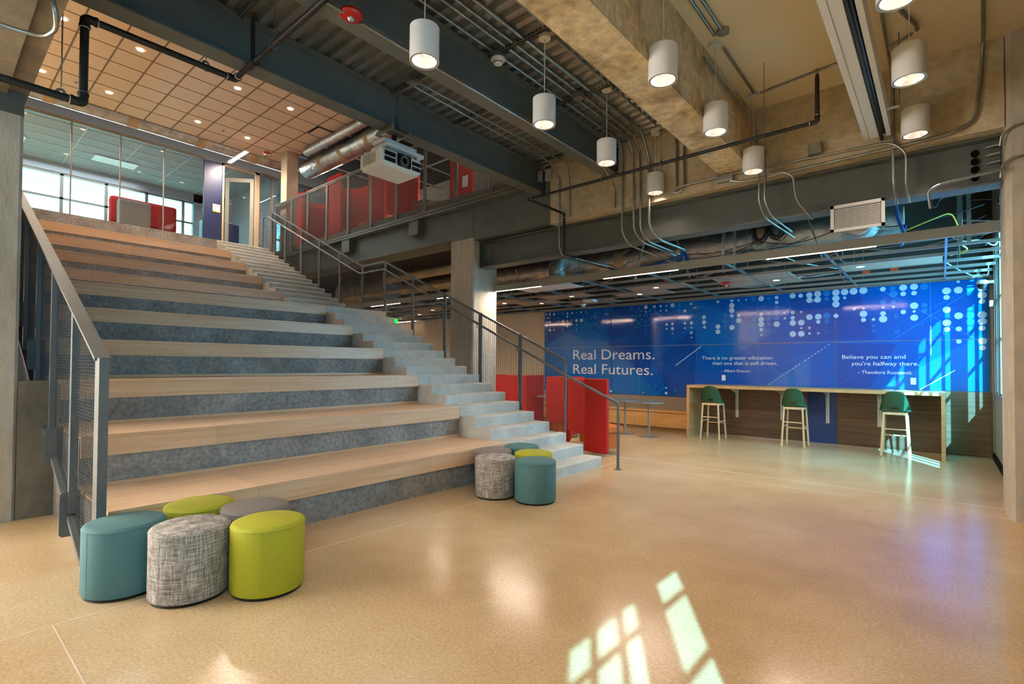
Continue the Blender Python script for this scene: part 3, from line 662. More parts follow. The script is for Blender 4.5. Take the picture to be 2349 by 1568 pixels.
for cx, cz, rr in ((-6.9, 2.7, .235), (-5.38, 2.69, .26)):
    n = 48; ring = [(cx + rr * math.cos(2 * math.pi * k / n), cz + rr * math.sin(2 * math.pi * k / n)) for k in range(n + 1)]
    for k in range(n):
        if max(ring[k][1], ring[k + 1][1]) < 2.94: lin(m, ring[k], ring[k + 1], .009)
    ring = [(cx + .04 * math.cos(2 * math.pi * k / 16), cz + .04 * math.sin(2 * math.pi * k / 16)) for k in range(17)]
    for k in range(16): lin(m, ring[k], ring[k + 1], .012)
    for a in range(0, 360, 45):
        if a == 90: continue
        ca, sa = math.cos(math.radians(a)), math.sin(math.radians(a)); l = .48 if a == 270 else (.30 if a in (45, 135) else .42)
        tip = (cx + ca * .12, cz + sa * .12); end = (cx + ca * l, cz + sa * l)
        if end[1] > 2.94: end = (cx + ca * .30, min(2.935, cz + sa * .30))
        lin(m, tip, end, .010)
        for s in (-1, 1):
            b = math.radians(a + s * 38); lin(m, tip, (tip[0] + math.cos(b) * .07, tip[1] + math.sin(b) * .07), .010)
lin(m, (-6.75, 2.70), (-5.65, 2.70), .009, dash=.06)
arc = [(-6.78 + 1.3 * k / 16, 2.55 - .45 * math.sin(math.pi * k / 16)) for k in range(17)]
for k in range(16): lin(m, arc[k], ((arc[k][0] + arc[k + 1][0] * 2) / 3, (arc[k][1] + arc[k + 1][1] * 2) / 3), .011)
m.build('diagram_lines', 'lineb', r)
m = MB(); lin(m, (-4.65, 1.49), (-4.06, 1.92), .017); lin(m, (-.29, 1.1), (.17, 1.44), .016); lin(m, (-.14, 2.2), (-.14, 1.7), .012)
P0 = (-2.70, 1.11); P1 = (-1.6, 1.93)
lin(m, P0, (-2.1, 1.557), .014, dash=.036); lin(m, (-2.05, 1.594), P1, .014, dash=.036)
m.build('white_diagonal_lines', 'dotw', r)
def text(body, x, z, width, cap, par, mat='textw', y=None, name='lettering', depth=.0012, axis='y'):
    cu = bpy.data.curves.new('txt', 'FONT'); cu.body = body; cu.size = 1.0; cu.resolution_u = 4; cu.extrude = .5
    o = bpy.data.objects.new('txt', cu); COL.objects.link(o); bpy.context.view_layer.update()
    me0 = bpy.data.meshes.new_from_object(o.evaluated_get(bpy.context.evaluated_depsgraph_get()))
    vs = [v.co.copy() for v in me0.vertices]; fs = [tuple(p.vertices) for p in me0.polygons]
    bpy.data.objects.remove(o); bpy.data.curves.remove(cu); bpy.data.meshes.remove(me0)
    xa = min(v.x for v in vs); xb = max(v.x for v in vs); sx_ = width / (xb - xa); sz = cap / .695
    y = YM - .0012 if y is None else y
    mb = MB()
    if axis == 'y': mb.raw([(x + (v.x - xa) * sx_, y - (v.z + .5) * depth, z + v.y * sz) for v in vs], fs)
    else: mb.raw([(axis(v.x - xa, v.y, sx_, sz, v.z)) for v in vs], fs)
    return mb.build(name, mat, par)
text('Real Dreams.', -7.438, 1.634, 2.28, .254, r); text('Real Futures.', -7.436, 1.262, 2.236, .254, r)
text('There is no greater education', -4.046, 1.626, 1.423, .075, r); text('than one that is self-driven.', -3.821, 1.512, 1.29, .074, r); text('- Albert Einstein', -3.623, 1.358, .583, .056, r)
text('Believe you can and', -1.425, 1.636, .942, .070, r); text("you're halfway there.", -1.281, 1.514, .979, .070, r); text('- Theodore Roosevelt', -1.173, 1.361, .772, .060, r)
for s, x, z, w_, c_ in (('E', -.63, 2.36, .05, .07), ('d', -.63, 2.08, .05, .07), ('E', .02, 2.05, .05, .07), ('P', -5.14, .98, .04, .06), ('E', -4.67, .88, .05, .06)): text(s, x, z, w_, c_, r, 'lineb', name='diagram_letter')

# ================================================================ counter, cladding, bench
CL = thing('wall_cladding', 'dark walnut cladding on the lower back wall with a blue bay behind the counter', 'panelling', (-1.7, YM, .02))
for a, b, mt in ((-4.02, -1.995, 'darkwood'), (-1.99, -1.515, 'bluepanel'), (-1.51, .61, 'darkwood')):
    o = MB().box(a, b, YM + .0, YM + .028, .025, 1.085).build('cladding_panel', mt, CL)
    if mt == 'bluepanel': o['label'] = 'blue bay in the dark cladding'
MB().box(-4.02, .61, YM - .004, YM + .025, .0, .024).build('base_strip', 'alu', CL)
r = thing('bar_counter', 'long maple waterfall counter with slab ends in front of the dark cladding', 'counter', (-2.03, 10.85, 0))
MB().cbox(-4.10, .04, 10.50, YM - .002, 1.03, 1.085, .003).build('worktop', 'wood_c', r)
MB().cbox(-4.10, -4.045, 10.50, YM - .006, 0, 1.029, .003).build('slab_end', 'wood_c', r)
MB().cbox(-.012, .04, 10.50, YM - .006, 0, 1.029, .003).build('slab_end', 'wood_c', r)
for x in (-3.30, -2.44, -1.66, -.86):
    m = MB(); m.box(x - .03, x - .008, YM - .03, YM - .003, .41, 1.028); m.box(x + .008, x + .03, YM - .03, YM - .003, .41, 1.028); m.box(x - .03, x + .03, YM - .012, YM - .003, .41, 1.028)
    m.prism([(YM - .03, 1.028), (YM - .42, 1.028), (YM - .42, 1.0), (YM - .03, .90)], 'x', x - .004, x + .004)
    m.build('counter_bracket', 'white2', r)
r = thing('wall_bench', 'low light plywood bench along the back wall, left of the counter', 'bench', (-6.2, 11.05, 0))
MB().cbox(-8.3, -4.106, 10.86, YM + .008, .44, .475, .003).build('seat_board', 'wood2', r)
for a, b in ((-8.3, -6.9), (-6.895, -5.5), (-5.495, -4.106)): MB().box(a, b, 10.89, 10.91, .10, .438).build('front_panel', 'wood2', r)
MB().box(-8.3, -4.106, 10.95, 10.97, 0, .438).build('toe_kick', 'conc_side', r)
def outlet(x, z, lab, y=YM, sw=False):
    t = thing('wall_outlet', lab, 'outlet', (x, y, z))
    MB().cbox(x - .038, x + .038, y - .007, y - .0025, z - .058, z + .058, .002).build('cover_plate', 'white', t)
    m = MB()
    for dz in (-.024, .024):
        for dx in (-.007, .007): m.box(x + dx - .0015, x + dx + .0015, y - .0078, y - .0068, z + dz - .006, z + dz + .006)
        disc(m, x, z + dz - .013, .003, y - .0078, y - .0068, 8)
    m.build('socket_slots', 'black', t)
outlet(-3.58, 1.233, 'white wall outlet under the first quotation, above the counter')
outlet(-.38, 1.242, 'white wall outlet under the second quotation, in the sunlight')
outlet(-8.66, 1.075, 'white wall outlet on the beige wall left of the mural', YM + .03)

# ================================================================ bar stools
def stool(x, y, label):
    t = thing('bar_stool', label, 'bar stool', (x, y, 0), 'green bar stools at the counter')
    W = .19; lean = .014
    for sx_, sy in ((-1, -1), (1, -1), (-1, 1), (1, 1)):
        top = Vector((x + sx_ * .150, y + sy * .160, .735)); bot = Vector((x + sx_ * .186, y + sy * .203, .004))
        MB().tube([bot, top], .0175, 12, r2=.0165).build('leg', 'legwood', t)
        MB().tube([bot - Vector((0, 0, .004)), bot + Vector((0, 0, .004))], .0168, 12).build('foot_pad', 'black', t)
    def at(sx_, sy, z):
        k = z / .735; return Vector((x + sx_ * (.186 + (.150 - .186) * k), y + sy * (.203 + (.160 - .203) * k), z))
    for a, b, z in (((-1, -1), (1, -1), .455), ((-1, 1), (1, 1), .32), ((-1, -1), (-1, 1), .37), ((1, -1), (1, 1), .37)):
        MB().tube([at(*a, z), at(*b, z)], .0105, 10).build('stretcher', 'legwood', t)
    m = MB(); 
    for p, q in ((at(-1, -1, .715), at(1, -1, .715)), (at(-1, 1, .715), at(1, 1, .715)), (at(-1, -1, .715), at(-1, 1, .715)), (at(1, -1, .715), at(1, 1, .715))): m.bar(p, q, .022, .04)
    m.build('seat_frame', 'legwood', t)
    # moulded shell: seat with flared front edge and wrapped back
    nu, nv = 20, 18; grid = []
    for j in range(nv + 1):
        v = j / nv; row = []
        for i in range(nu + 1):
            u = i / nu * 2 - 1
            if v < .45:                       # seat from front edge to back
                s = v / .45; yy = .215 - s * .36; half = .205 + .02 * (1 - s); zz = .752 - .012 * math.sin(math.pi * s) + .012 * abs(u) ** 3
                if s < .12: zz -= .004
                xx = u * half; 
                if s > .75: yy += -.02 * (1 - abs(u) ** 2) * (s - .75) * 4
                yy += .02 * (abs(u) ** 4) * (1 if s > .6 else 0)
            else:                             # back rises and wraps forward at its sides
                s = (v - .45) / .55; ang = u * 1.02; wid = .215 * (1 - .12 * s * s)
                rr = 1 - .0 * s; topdrop = .0
                zmax = 1.085 - .20 * abs(u) ** 3.2 - (.08 * abs(u) ** 8)
                zz = .757 + (zmax - .757) * s
                xx = math.sin(ang) / math.sin(1.02) * wid; yy = -.165 - .045 * s + (1 - math.cos(ang)) * .24 * (1 - .25 * s)
            row.append(Vector((x + xx, y + yy, zz)))
        grid.append(row)
    vs = [p for row in grid for p in row]; fs = []
    for j in range(nv):
        for i in range(nu):
            if j in (9,) and 8 <= i <= 11: continue      # hand slot in the back
            a = j * (nu + 1) + i; fs.append((a, a + 1, a + nu + 2, a + nu + 1))
    o = MB(); o.raw(vs, fs, True); o = o.build('shell', 'green', t)
    md = o.modifiers.new('solid', 'SOLIDIFY'); md.thickness = .009; md.offset = 0
    md = o.modifiers.new('sub', 'SUBSURF'); md.levels = 1; md.render_levels = 2
    return t
stool(-3.565, 10.545, 'green shell bar stool with ash legs at the left end of the counter')
stool(-2.095, 10.635, 'green shell bar stool with ash legs in front of the blue cladding bay')
stool(-.60, 10.665, 'green shell bar stool with ash legs standing in the sun patch')

# ================================================================ cafe tables
def ctable(x, y, lab, r0=.30, h=.715, grp='grey pedestal tables by the bench', top='alu'):
    t = thing('cafe_table', lab, 'table', (x, y, 0), grp)
    MB().lathe([(.001, h - .004), (r0 - .004, h - .004), (r0, h), (r0, h + .012), (r0 - .003, h + .015), (.001, h + .015)], (x, y, 0), 40, caps=False).build('table_top', top, t)
    MB().tube([(x, y, .012), (x, y, h - .004)], .022, 14).build('column', 'alu', t)
    MB().lathe([(.21, 0), (.21, .006), (.05, .014), (.024, .02)], (x, y, 0), 32).build('base_disc', 'alu', t)
ctable(-5.29, 10.05, 'grey pedestal cafe table nearest the red booth, in front of the bench')
ctable(-4.66, 9.90, 'grey pedestal cafe table nearest the counter, in front of the bench')
ctable(-7.25, 9.9, 'grey pedestal cafe table farther left, seen through the stair railing mesh')
ctable(-5.05, 8.45, 'small low grey round table tucked behind the red booth', .20, .56)

# ================================================================ high back booths
def booth(x0, x1, y0, y1, lab, h=1.25, open_y=1, upper=0, name='high_back_booth'):
    """felt screen on three sides around an orange vinyl seat, open towards +y"""
    t = thing(name, lab, 'booth seat', ((x0 + x1) / 2, (y0 + y1) / 2, upper), 'high back booth seats')
    z = upper
    MB().cbox(x0, x1, y0, y0 + .07, z + .30, z + h, .02).build('back_screen', 'redfab', t)
    MB().cbox(x0, x0 + .07, y0 + .072, y1, z + .07, z + h, .02).build('side_screen', 'redfab', t)
    MB().cbox(x1 - .07, x1, y0 + .072, y1, z + .07, z + h, .02).build('side_screen', 'redfab', t)
    MB().cbox(x0 + .075, x1 - .075, y0 + .075, y1 - .04, z + .12, z + .42, .02).build('seat_base', 'orangefab', t)
    MB().cbox(x0 + .075, x1 - .075, y0 + .20, y1 - .02, z + .421, z + .48, .02).build('seat_cushion', 'orangefab', t)
    for xx in (x0 + .12, x1 - .12):
        for yy in (y0 + .12, y1 - .1): MB().tube([(xx, yy, z), (xx, yy, z + .12)], .016, 10).build('leg', 'alu', t)
    return t
# booth beside the stair foot: end screen to the camera, longer screen going back
t = thing('high_back_booth', 'bright red high back booth screen with orange seat beside the foot of the stair', 'booth seat', (-4.8, 7.7, 0), 'high back booth seats')
MB().cbox(-4.58, -4.50, 7.22, 7.24 + .40, .055, 1.262, .0) if 0 else None
def slab(a, b, th, z0, z1, c=.018):
    a = Vector((*a, 0)); b = Vector((*b, 0)); d = (b - a); L = d.length; m = MB(); m.cbox(0, L, -th / 2, th / 2, z0, z1, c)
    ang = math.atan2(d.y, d.x); ca, sa = math.cos(ang), math.sin(ang)
    m.v = [(a.x + v[0] * ca - v[1] * sa, a.y + v[0] * sa + v[1] * ca, v[2]) for v in m.v]; return m
slab((-4.60, 7.33), (-4.13, 7.26), .07, .045, 1.262).build('end_screen', 'redfab', t)
slab((-4.65, 7.39), (-5.21, 7.76), .07, .30, 1.245).build('back_screen', 'redfab', t)
slab((-5.26, 7.80), (-5.55, 8.30), .07, .07, 1.245).build('side_screen', 'redfab', t)
slab((-4.20, 7.50), (-4.95, 7.98), .34, .10, .36).build('seat_base', 'orangefab', t)
slab((-4.16, 7.50), (-4.93, 7.99), .36, .361, .47).build('seat_cushion', 'orangefab', t)
for p in ((-4.25, 7.45), (-4.60, 7.75), (-4.9, 8.0)): MB().lathe([(.03, 0), (.03, .008), (.016, .015), (.016, .10)], (*p, 0), 14).build('leg', 'alu', t)
booth(-9.0, -7.62, 9.5, 10.2, 'red high back booth seen through the stair railing mesh near the middle column', 1.23)
booth(-6.30, -5.72, 8.5, 9.1, 'narrow red booth screen seen through the mesh beside the bright red booth', 1.245)

# ================================================================ pendants
def pendant(x, y, zt, zc, lab, zb, grp, energy=14):
    t = thing('pendant_light', lab, 'pendant lamp', (x, y, zb), grp)
    R = .118; h = .275
    MB().lathe([(R - .004, 0), (R, 0), (R, h - .004), (R - .006, h), (.001, h + .001)], (x, y, zb), 44, caps=False).build('shade', 'white', t)
    MB().lathe([(R - .004, .0), (R - .018, .001), (R - .020, .004)], (x, y, zb), 44, caps=False).build('trim_ring', 'alu', t)
    MB().lathe([(R - .020, .004), (R - .035, .06), (R - .055, .10), (.03, .12), (.001, .12)], (x, y, zb), 36, caps=False).build('reflector', 'reflector', t)
    MB().lathe([(.001, .065), (.022, .07), (.032, .09), (.026, .119)], (x, y, zb), 20, caps=False).build('bulb', 'lamp_warm', t)
    MB().tube([(x, y, zb + h), (x + .004, y, (zb + zc) / 2 + .1), (x, y, zc)], .0045, 6).build('cord', 'white2', t)
    MB().lathe([(.001, -.012), (.06, -.012), (.064, 0), (.064, .024), (.001, .024)], (x, y, zc), 28, caps=False).build('canopy', 'white2', t)
    lamp('SPOT', 'lamp', (x, y, zb + .055), energy, WARM, t, .05, rot=(0, 0, 0), spot=125, blend=.7)
    return t
G1 = 'white cylinder pendants'
pendant(-3.16, 2.60, 0, 4.855, 'white cylinder pendant leftmost of all, hanging over the seating', 3.92, G1)
pendant(-3.10, 4.13, 0, 4.855, 'white cylinder pendant under the metal deck, second from the left', 3.95, G1)
pendant(-3.10, 5.40, 0, 4.855, 'white cylinder pendant under the metal deck, third from the left', 3.945, G1)
pendant(-3.10, 6.78, 0, 4.80, 'white cylinder pendant in front of the conduits, farthest under the metal deck', 3.945, G1)
pendant(-1.75, 3.97, 0, 4.755, 'white cylinder pendant hanging in front of the wide concrete beam, nearest of its row', 3.85, G1)
pendant(-1.74, 5.22, 0, 4.755, 'white cylinder pendant beside the wide concrete beam, middle of its row', 3.86, G1)
pendant(-1.72, 6.50, 0, 4.755, 'white cylinder pendant at the end of the wide concrete beam, by the far beam', 3.83, G1)
pendant(-.20, 4.07, 0, 4.755, 'white cylinder pendant cut off by the top edge, right of the screen housing', 3.86, G1)
pendant(-.19, 5.28, 0, 4.755, 'large looking white cylinder pendant right of the screen housing, second of its row', 3.86, G1)
pendant(-.19, 6.58, 0, 4.755, 'white cylinder pendant at the upper right, farthest of its row', 3.86, G1)

# ================================================================ projector
r = thing('video_projector', 'white ceiling projector with black lens hanging from the steel beam', 'projector', (-5.25, 3.85, 3.85))
# mount
m = MB(); m.box(-5.42, -5.10, 3.70, 3.74, 4.375, 4.415); m.box(-5.42, -5.10, 3.96, 4.0, 4.375, 4.415)
for xx in (-5.40, -5.12): m.box(xx - .02, xx + .02, 3.68, 4.02, 4.355, 4.374)
for xx in (-5.40, -5.12):
    for yy in (3.72, 3.98): m.tube([(xx, yy, 4.34), (xx, yy, 4.50)], .006, 6)
m.build('beam_clamp', 'galv', r)
MB().tube([(-5.26, 3.85, 4.20), (-5.26, 3.85, 4.37)], .03, 14).build('drop_pipe', 'black', r)
MB().cbox(-5.38, -5.14, 3.62, 4.12, 4.145, 4.195, .004).build('mount_plate', 'white2', r)
MB().cbox(-5.42, -5.07, 3.62, 4.18, 4.075, 4.12, .004).build('mount_plate', 'white2', r)
MB().cbox(-5.45, -5.14, 3.60, 4.10, 4.035, 4.05, .003).build('mount_arm', 'white2', r)
for xx, yy in ((-5.4, 3.66), (-5.12, 3.66), (-5.12, 4.08), (-5.4, 4.08)): MB().tube([(xx, yy, 4.03), (xx, yy, 4.145)], .011, 8).build('mount_post', 'galv', r)
b = MB(); b.cbox(-5.52, -5.06, 3.53, 4.13, 3.845, 4.03, .03); b.build('housing', 'white2', r)
MB().prism([(-5.50, 3.56), (-5.09, 3.56), (-5.09, 4.10), (-5.50, 4.10)], 'z', 3.825, 3.85).build('housing_base', 'white2', r)
for ya, yb, za, zb in ((3.57, 3.73, 3.945, 4.00), (3.57, 3.73, 3.875, 3.93), (3.98, 4.11, 3.935, 3.985), (3.98, 4.11, 3.87, 3.92)):
    m = MB(); m.cbox(-5.062, -5.052, ya, yb, za, zb, .006); m.build('front_grille', 'black', r)
MB().cbox(-5.064, -5.052, 3.755, 3.955, 3.865, 4.02, .02).build('lens_recess', 'black', r)
MB().raw(*(lambda c, n=32: ([(c[0] + dx, c[1] + rr * math.cos(2 * math.pi * k / n), c[2] + rr * math.sin(2 * math.pi * k / n)) for dx, rr in ((0, .062), (.03, .062), (.03, .046), (.012, .036)) for k in range(n)], [(i * n + k, i * n + (k + 1) % n, (i + 1) * n + (k + 1) % n, (i + 1) * n + k) for i in range(3) for k in range(n)]))((-5.055, 3.855, 3.942)), True).build('lens_barrel', 'steel', r)
MB().tube([(-5.05, 3.855, 3.942), (-5.042, 3.855, 3.942)], .038, 28).build('lens_glass', 'lens', r)
m = MB()
for i in range(6):
    for j in range(8): m.box(-5.44 + i * .045, -5.44 + i * .045 + .034, 3.527, 3.532, 3.875 + j * .016, 3.883 + j * .016)
m.build('side_vents', 'taupe', r)
for xx, yy in ((-5.46, 3.58), (-5.12, 3.56), (-5.10, 4.10)): MB().lathe([(.018, 0), (.018, .03), (.022, .034), (.022, .04)], (xx, yy, 4.025), 12).build('levelling_foot', 'white2', r)
for q in ([(-5.12, 3.80, 4.38), (-5.09, 3.74, 4.46), (-5.0, 3.70, 4.62), (-4.93, 3.69, 4.74)], [(-5.14, 3.83, 4.38), (-5.12, 3.78, 4.50), (-5.05, 3.72, 4.66), (-5.0, 3.70, 4.76)]):
    MB().pipe(q, .006, .05, 6).build('power_cable', 'blackcable', r)

for o_ in r.children:
    if o_.name.split('.')[0] not in ('beam_clamp', 'power_cable', 'drop_pipe'): o_.location.z += .05
# ================================================================ screen housing
r = thing('projection_screen', 'long white ceiling housing of a roll-down screen with a black slot', 'projection screen', (-.52, 3, 4.0))
m = MB(); m.box(-.64, -.505, -4, 6.77, 4.0, 4.012); m.box(-.64, -.63, -4, 6.77, 4.012, 4.16); m.box(-.44, -.40, -4, 6.79, 4.0, 4.012); m.box(-.41, -.40, -4, 6.79, 4.012, 4.16); m.box(-.64, -.40, -4, 6.79, 4.16, 4.175); m.box(-.64, -.40, 6.765, 6.79, 4.012, 4.16)
m.build('housing', 'white', r)
MB().box(-.59, -.587, -4, 6.76, 3.997, 4.0).build('groove', 'taupe', r)
MB().tube([(-.475, -4, 4.06), (-.475, 6.76, 4.06)], .042, 20).build('screen_roll', 'black', r)
MB().tube([(-.485, -4, 4.0), (-.485, 6.86, 4.0)], .018, 12).build('bottom_bar', 'black', r)
MB().bar((-.40, 6.2, 4.05), (-.30, 6.2, 4.05), .03, .015).build('hanger_arm', 'white', r)
MB().tube([(-.30, 6.2, 4.05), (-.30, 6.2, 4.78)], .006, 8).build('hanger_rod', 'galv', r)
# ================================================================ sprinkler pipes
def fit(m_par, c, d=.0, r=.045, name='elbow'):
    pass
def hanger(par, x, y, z, ztop, r=.028):
    MB().tube([(x, y, z + r + .05), (x, y, ztop)], .005, 8).build('hanger_rod', 'galv', par)
    n = 16; ring = [(x, y + (r + .003) * math.cos(a), z + (r + .003) * math.sin(a) * (1.0 if math.sin(a) < 0 else 1.9)) for a in [2 * math.pi * k / n for k in range(n + 1)]]
    m = MB()
    for k in range(n): m.bar(ring[k], ring[k + 1], .022, .003, (1, 0, 0))
    m.build('hanger_clamp', 'galv', par)
def elbow(par, a, c, b, r=.034, k=.07):
    a, c, b = Vector(a), Vector(c), Vector(b)
    A = c + (a - c).normalized() * k; B = c + (b - c).normalized() * k
    MB().pipe([A, c, B], r, k * .95, 14, 6).build('elbow', 'blackpipe', par)
    for p, q in ((A, a), (B, b)):
        d = (q - p).normalized(); MB().tube([p - d * .006, p + d * .014], r * 1.14, 14).build('elbow_collar', 'blackpipe', par)
        MB().tube([p + d * .014, p + d * .02], r * .95, 14).build('pipe_seal', 'white2', par)
def sprinkler_head(par, x, y, z):
    MB().lathe([(.020, -.05), (.020, -.02), (.014, -.018), (.014, 0)], (x, y, z), 12).build('head_fitting', 'blackpipe', par)
    m = MB(); m.tube([(x - .011, y, z), (x - .016, y, z + .02), (x - .004, y, z + .038)], .0025, 6); m.tube([(x + .011, y, z), (x + .016, y, z + .02), (x + .004, y, z + .038)], .0025, 6); m.tube([(x, y, z), (x, y, z + .016)], .007, 8)
    m.lathe([(.026, .038), (.026, .042)], (x, y, z), 16); m.build('sprinkler_head', 'brass', par)
r = thing('sprinkler_pipe', 'thick black sprinkler pipe with elbows crossing the tiled ceiling, upper left', 'pipe', (-5.9, 1.2, 4.1))
PR = .031; px_, py_ = -5.488, .86; zl = 3.66; zh = 4.385; ye = 2.05
MB().tube([(px_, -3.5, zl), (px_, py_ - .075, zl)], PR, 16).build('pipe_run', 'blackpipe', r)
elbow(r, (px_, py_ - .3, zl), (px_, py_, zl), (px_, py_, zl + .3), .036)
MB().tube([(px_, py_, zl + .07), (px_, py_, zh - .07)], PR, 16).build('riser', 'blackpipe', r)
elbow(r, (px_, py_, zh - .3), (px_, py_, zh), (px_, py_ + .3, zh), .036)
MB().tube([(px_, py_ + .075, zh), (px_, ye - .07, zh)], PR * .95, 16).build('pipe_run', 'blackpipe', r)
elbow(r, (px_, ye - .3, zh), (px_, ye, zh), (px_ + .3, ye, zh), .034, .06)
MB().tube([(px_ + .06, ye, zh), (-1.0, ye, zh)], .026, 16).build('pipe_run', 'blackpipe', r)
MB().tube([(-5.13, ye, zh), (-5.01, ye, zh)], .038, 14).build('tee_fitting', 'blackpipe', r)
MB().tube([(-5.07, ye, zh), (-5.07, ye, 4.80)], .021, 12).build('branch_riser', 'blackpipe', r)
sprinkler_head(r, -5.07, ye, 4.835)
hanger(r, px_, .72, zl, 4.86); hanger(r, px_, 1.78, zh, 4.86); hanger(r, -4.62, ye, zh, 4.86, .026)
r = thing('sprinkler_pipe', 'thin black sprinkler pipe running in front of the far concrete beam below the pendants', 'pipe', (-3, 6.0, 4.0))
yy_ = 5.90; z2 = 3.972
MB().tube([(-4.72, yy_, z2), (-1.0, yy_, z2 + .01)], .021, 14).build('pipe_run', 'blackpipe', r)
elbow(r, (-4.0, yy_, z2), (-4.72, yy_, z2), (-4.72, yy_ + .3, z2), .023, .045)
MB().tube([(-4.72, yy_ + .045, z2), (-4.72, 6.80, z2)], .021, 14).build('pipe_run', 'blackpipe', r)
elbow(r, (-4.72, 6.5, z2), (-4.72, 6.85, z2), (-4.72, 6.85, 3.6), .023, .045)
MB().tube([(-4.72, 6.85, z2 - .045), (-4.72, 6.85, 3.36)], .021, 14).build('drop_pipe', 'blackpipe', r)
MB().pipe([(-4.72, 6.85, 3.36), (-4.72, 6.85, 3.30), (-4.72, 8.6, 3.30)], .018, .05).build('pipe_run', 'blackpipe', r)
elbow(r, (-1.5, yy_, z2 + .01), (-.95, yy_, z2 + .01), (-.95, yy_, 4.4), .023, .05)
MB().tube([(-.95, yy_, z2 + .06), (-.95, yy_, 4.42)], .021, 12).build('riser', 'blackpipe', r)
sprinkler_head(r, -.95, yy_, 4.47)
MB().tube([(-4.47, yy_, z2), (-4.40, yy_, z2)], .03, 12).build('tee_fitting', 'blackpipe', r)
MB().tube([(-4.43, yy_, z2), (-4.43, yy_, 4.28)], .019, 12).build('branch_riser', 'blackpipe', r); sprinkler_head(r, -4.43, yy_, 4.33)
for x in (-3.45, -2.62, -1.45): hanger(r, x, yy_, z2, 4.78 if x > -1.85 else 4.87, .021)

# ================================================================ conduits
def conduit(pts, lab, rad=.0135, bend=.09, grp=None, mat='galv', straps=()):
    t = thing('metal_conduit', lab, 'conduit', pts[0], grp)
    MB().pipe(pts, rad, bend, 10, 5).build('conduit_run', mat, t)
    for s in straps: MB().lathe([(rad + .004, -.012), (rad + .004, .012)], s, 10).build('coupling', 'galv', t)
    return t
GD = 'conduits strapped under the metal deck'; zd = 4.855
conduit([(-4.36, -3, zd), (-4.36, 6.82, zd), (-4.36, 6.89, 4.75)], 'straight metal conduit under the deck between the two steel beams', .015, grp=GD)
conduit([(-4.62, 3.66, 4.76), (-4.62, 6.80, 4.76), (-4.62, 6.87, 4.5), (-4.62, 6.87, 3.9)], 'metal conduit leaving the projector socket box toward the far beam, right of a parallel one', .011, grp=GD)
conduit([(-4.72, 3.70, 4.76), (-4.80, 6.6, 4.76), (-4.84, 6.89, 4.60), (-4.84, 6.89, 3.45), (-4.84, 6.95, 3.33), (-4.4, 7.8, 3.2)], 'metal conduit from the projector socket box that drops down the painted beam end', .013, grp=GD)
conduit([(-3.66, -3, zd), (-3.66, 6.75, zd), (-3.66, 6.88, 4.55), (-3.68, 6.88, 3.5), (-3.62, 7.0, 3.32), (-3.1, 7.8, 3.06)], 'metal conduit hugging the right side of the middle steel beam and dropping over the girder', .014, grp=GD)
conduit([(-3.50, -3, zd), (-3.50, 6.72, zd), (-3.49, 6.885, 4.62), (-3.49, 6.885, 3.5), (-3.42, 7.02, 3.34), (-3.18, 7.7, 3.22)], 'metal conduit right of the middle steel beam, second of three dropping over the girder', .0145, grp=GD)
conduit([(-3.40, -3, zd), (-3.40, 6.70, zd), (-3.385, 6.885, 4.66), (-3.385, 6.885, 3.48), (-3.30, 7.02, 3.32), (-3.1, 7.7, 3.22)], 'metal conduit right of the middle steel beam, third of three dropping over the girder', .0145, grp=GD)
conduit([(-3.27, 1.5, zd), (-3.27, 6.70, zd), (-3.235, 6.87, 4.5), (-3.235, 6.87, 3.5), (-3.14, 7.04, 3.33), (-3.0, 7.6, 3.27)], 'thickest metal conduit dropping over the girder, with white cable end at its foot', .021, .12, grp=GD)
conduit([(-2.98, -3, 4.86), (-2.98, 4.0, 4.86)], 'metal conduit feeding the canopy of the second deck pendant', .013, grp=GD)
conduit([(-3.03, 4.22, 4.862), (-3.03, 5.3, 4.862)], 'metal conduit between the second and third deck pendant canopies', .013, grp=GD)
conduit([(-3.03, 5.5, 4.862), (-3.03, 6.66, 4.862)], 'metal conduit between the third and fourth deck pendant canopies', .013, grp=GD)
conduit([(-2.9, 6.70, 4.80), (-2.85, 6.87, 4.76), (-2.83, 6.89, 4.6), (-2.83, 6.89, 3.98)], 'metal conduit dropping down the tan beam behind the last deck pendant, left of its twin', .015)
conduit([(-2.40, -3, 4.86), (-2.40, 6.7, 4.86), (-2.70, 6.885, 4.75), (-2.72, 6.885, 4.5), (-2.72, 6.885, 3.98)], 'metal conduit along the wide concrete beam, ending down the tan beam', .015)
conduit([(-2.72, 6.86, 3.94), (-2.82, 6.855, 3.90), (-2.88, 6.85, 3.94), (-2.80, 6.85, 3.985), (-2.22, 6.85, 4.0), (-1.75, 6.85, 3.99), (-.45, 6.85, 3.95), (-.36, 6.85, 3.9), (-.28, 6.86, 3.8), (-.28, 6.86, 3.45), (-.26, 7.05, 3.3)], 'looping metal conduit across the tan beam, dropping over the girder', .013, .05)
conduit([(-2.10, 6.87, 3.92), (-1.95, 6.87, 3.865), (-.3, 6.87, 3.885), (.10, 6.87, 3.90), (.27, 6.88, 3.98), (.31, 6.89, 4.3), (.34, 6.89, 4.74), (.30, 6.0, 4.755), (.30, 3.0, 4.755)], 'metal conduit along the top of the girder, turning up beside the right column', .0165, .15)
conduit([(-1.73, 6.84, 4.3), (-1.745, 6.84, 3.55), (-1.70, 6.95, 3.37), (-1.5, 7.6, 3.22)], 'metal conduit dropping over the girder below the last pendant of the middle row, left one', .0135)
conduit([(-1.66, 6.84, 4.2), (-1.68, 6.84, 3.55), (-1.62, 6.95, 3.37), (-1.5, 7.45, 3.27)], 'metal conduit dropping over the girder below the last pendant of the middle row, right one', .0135)
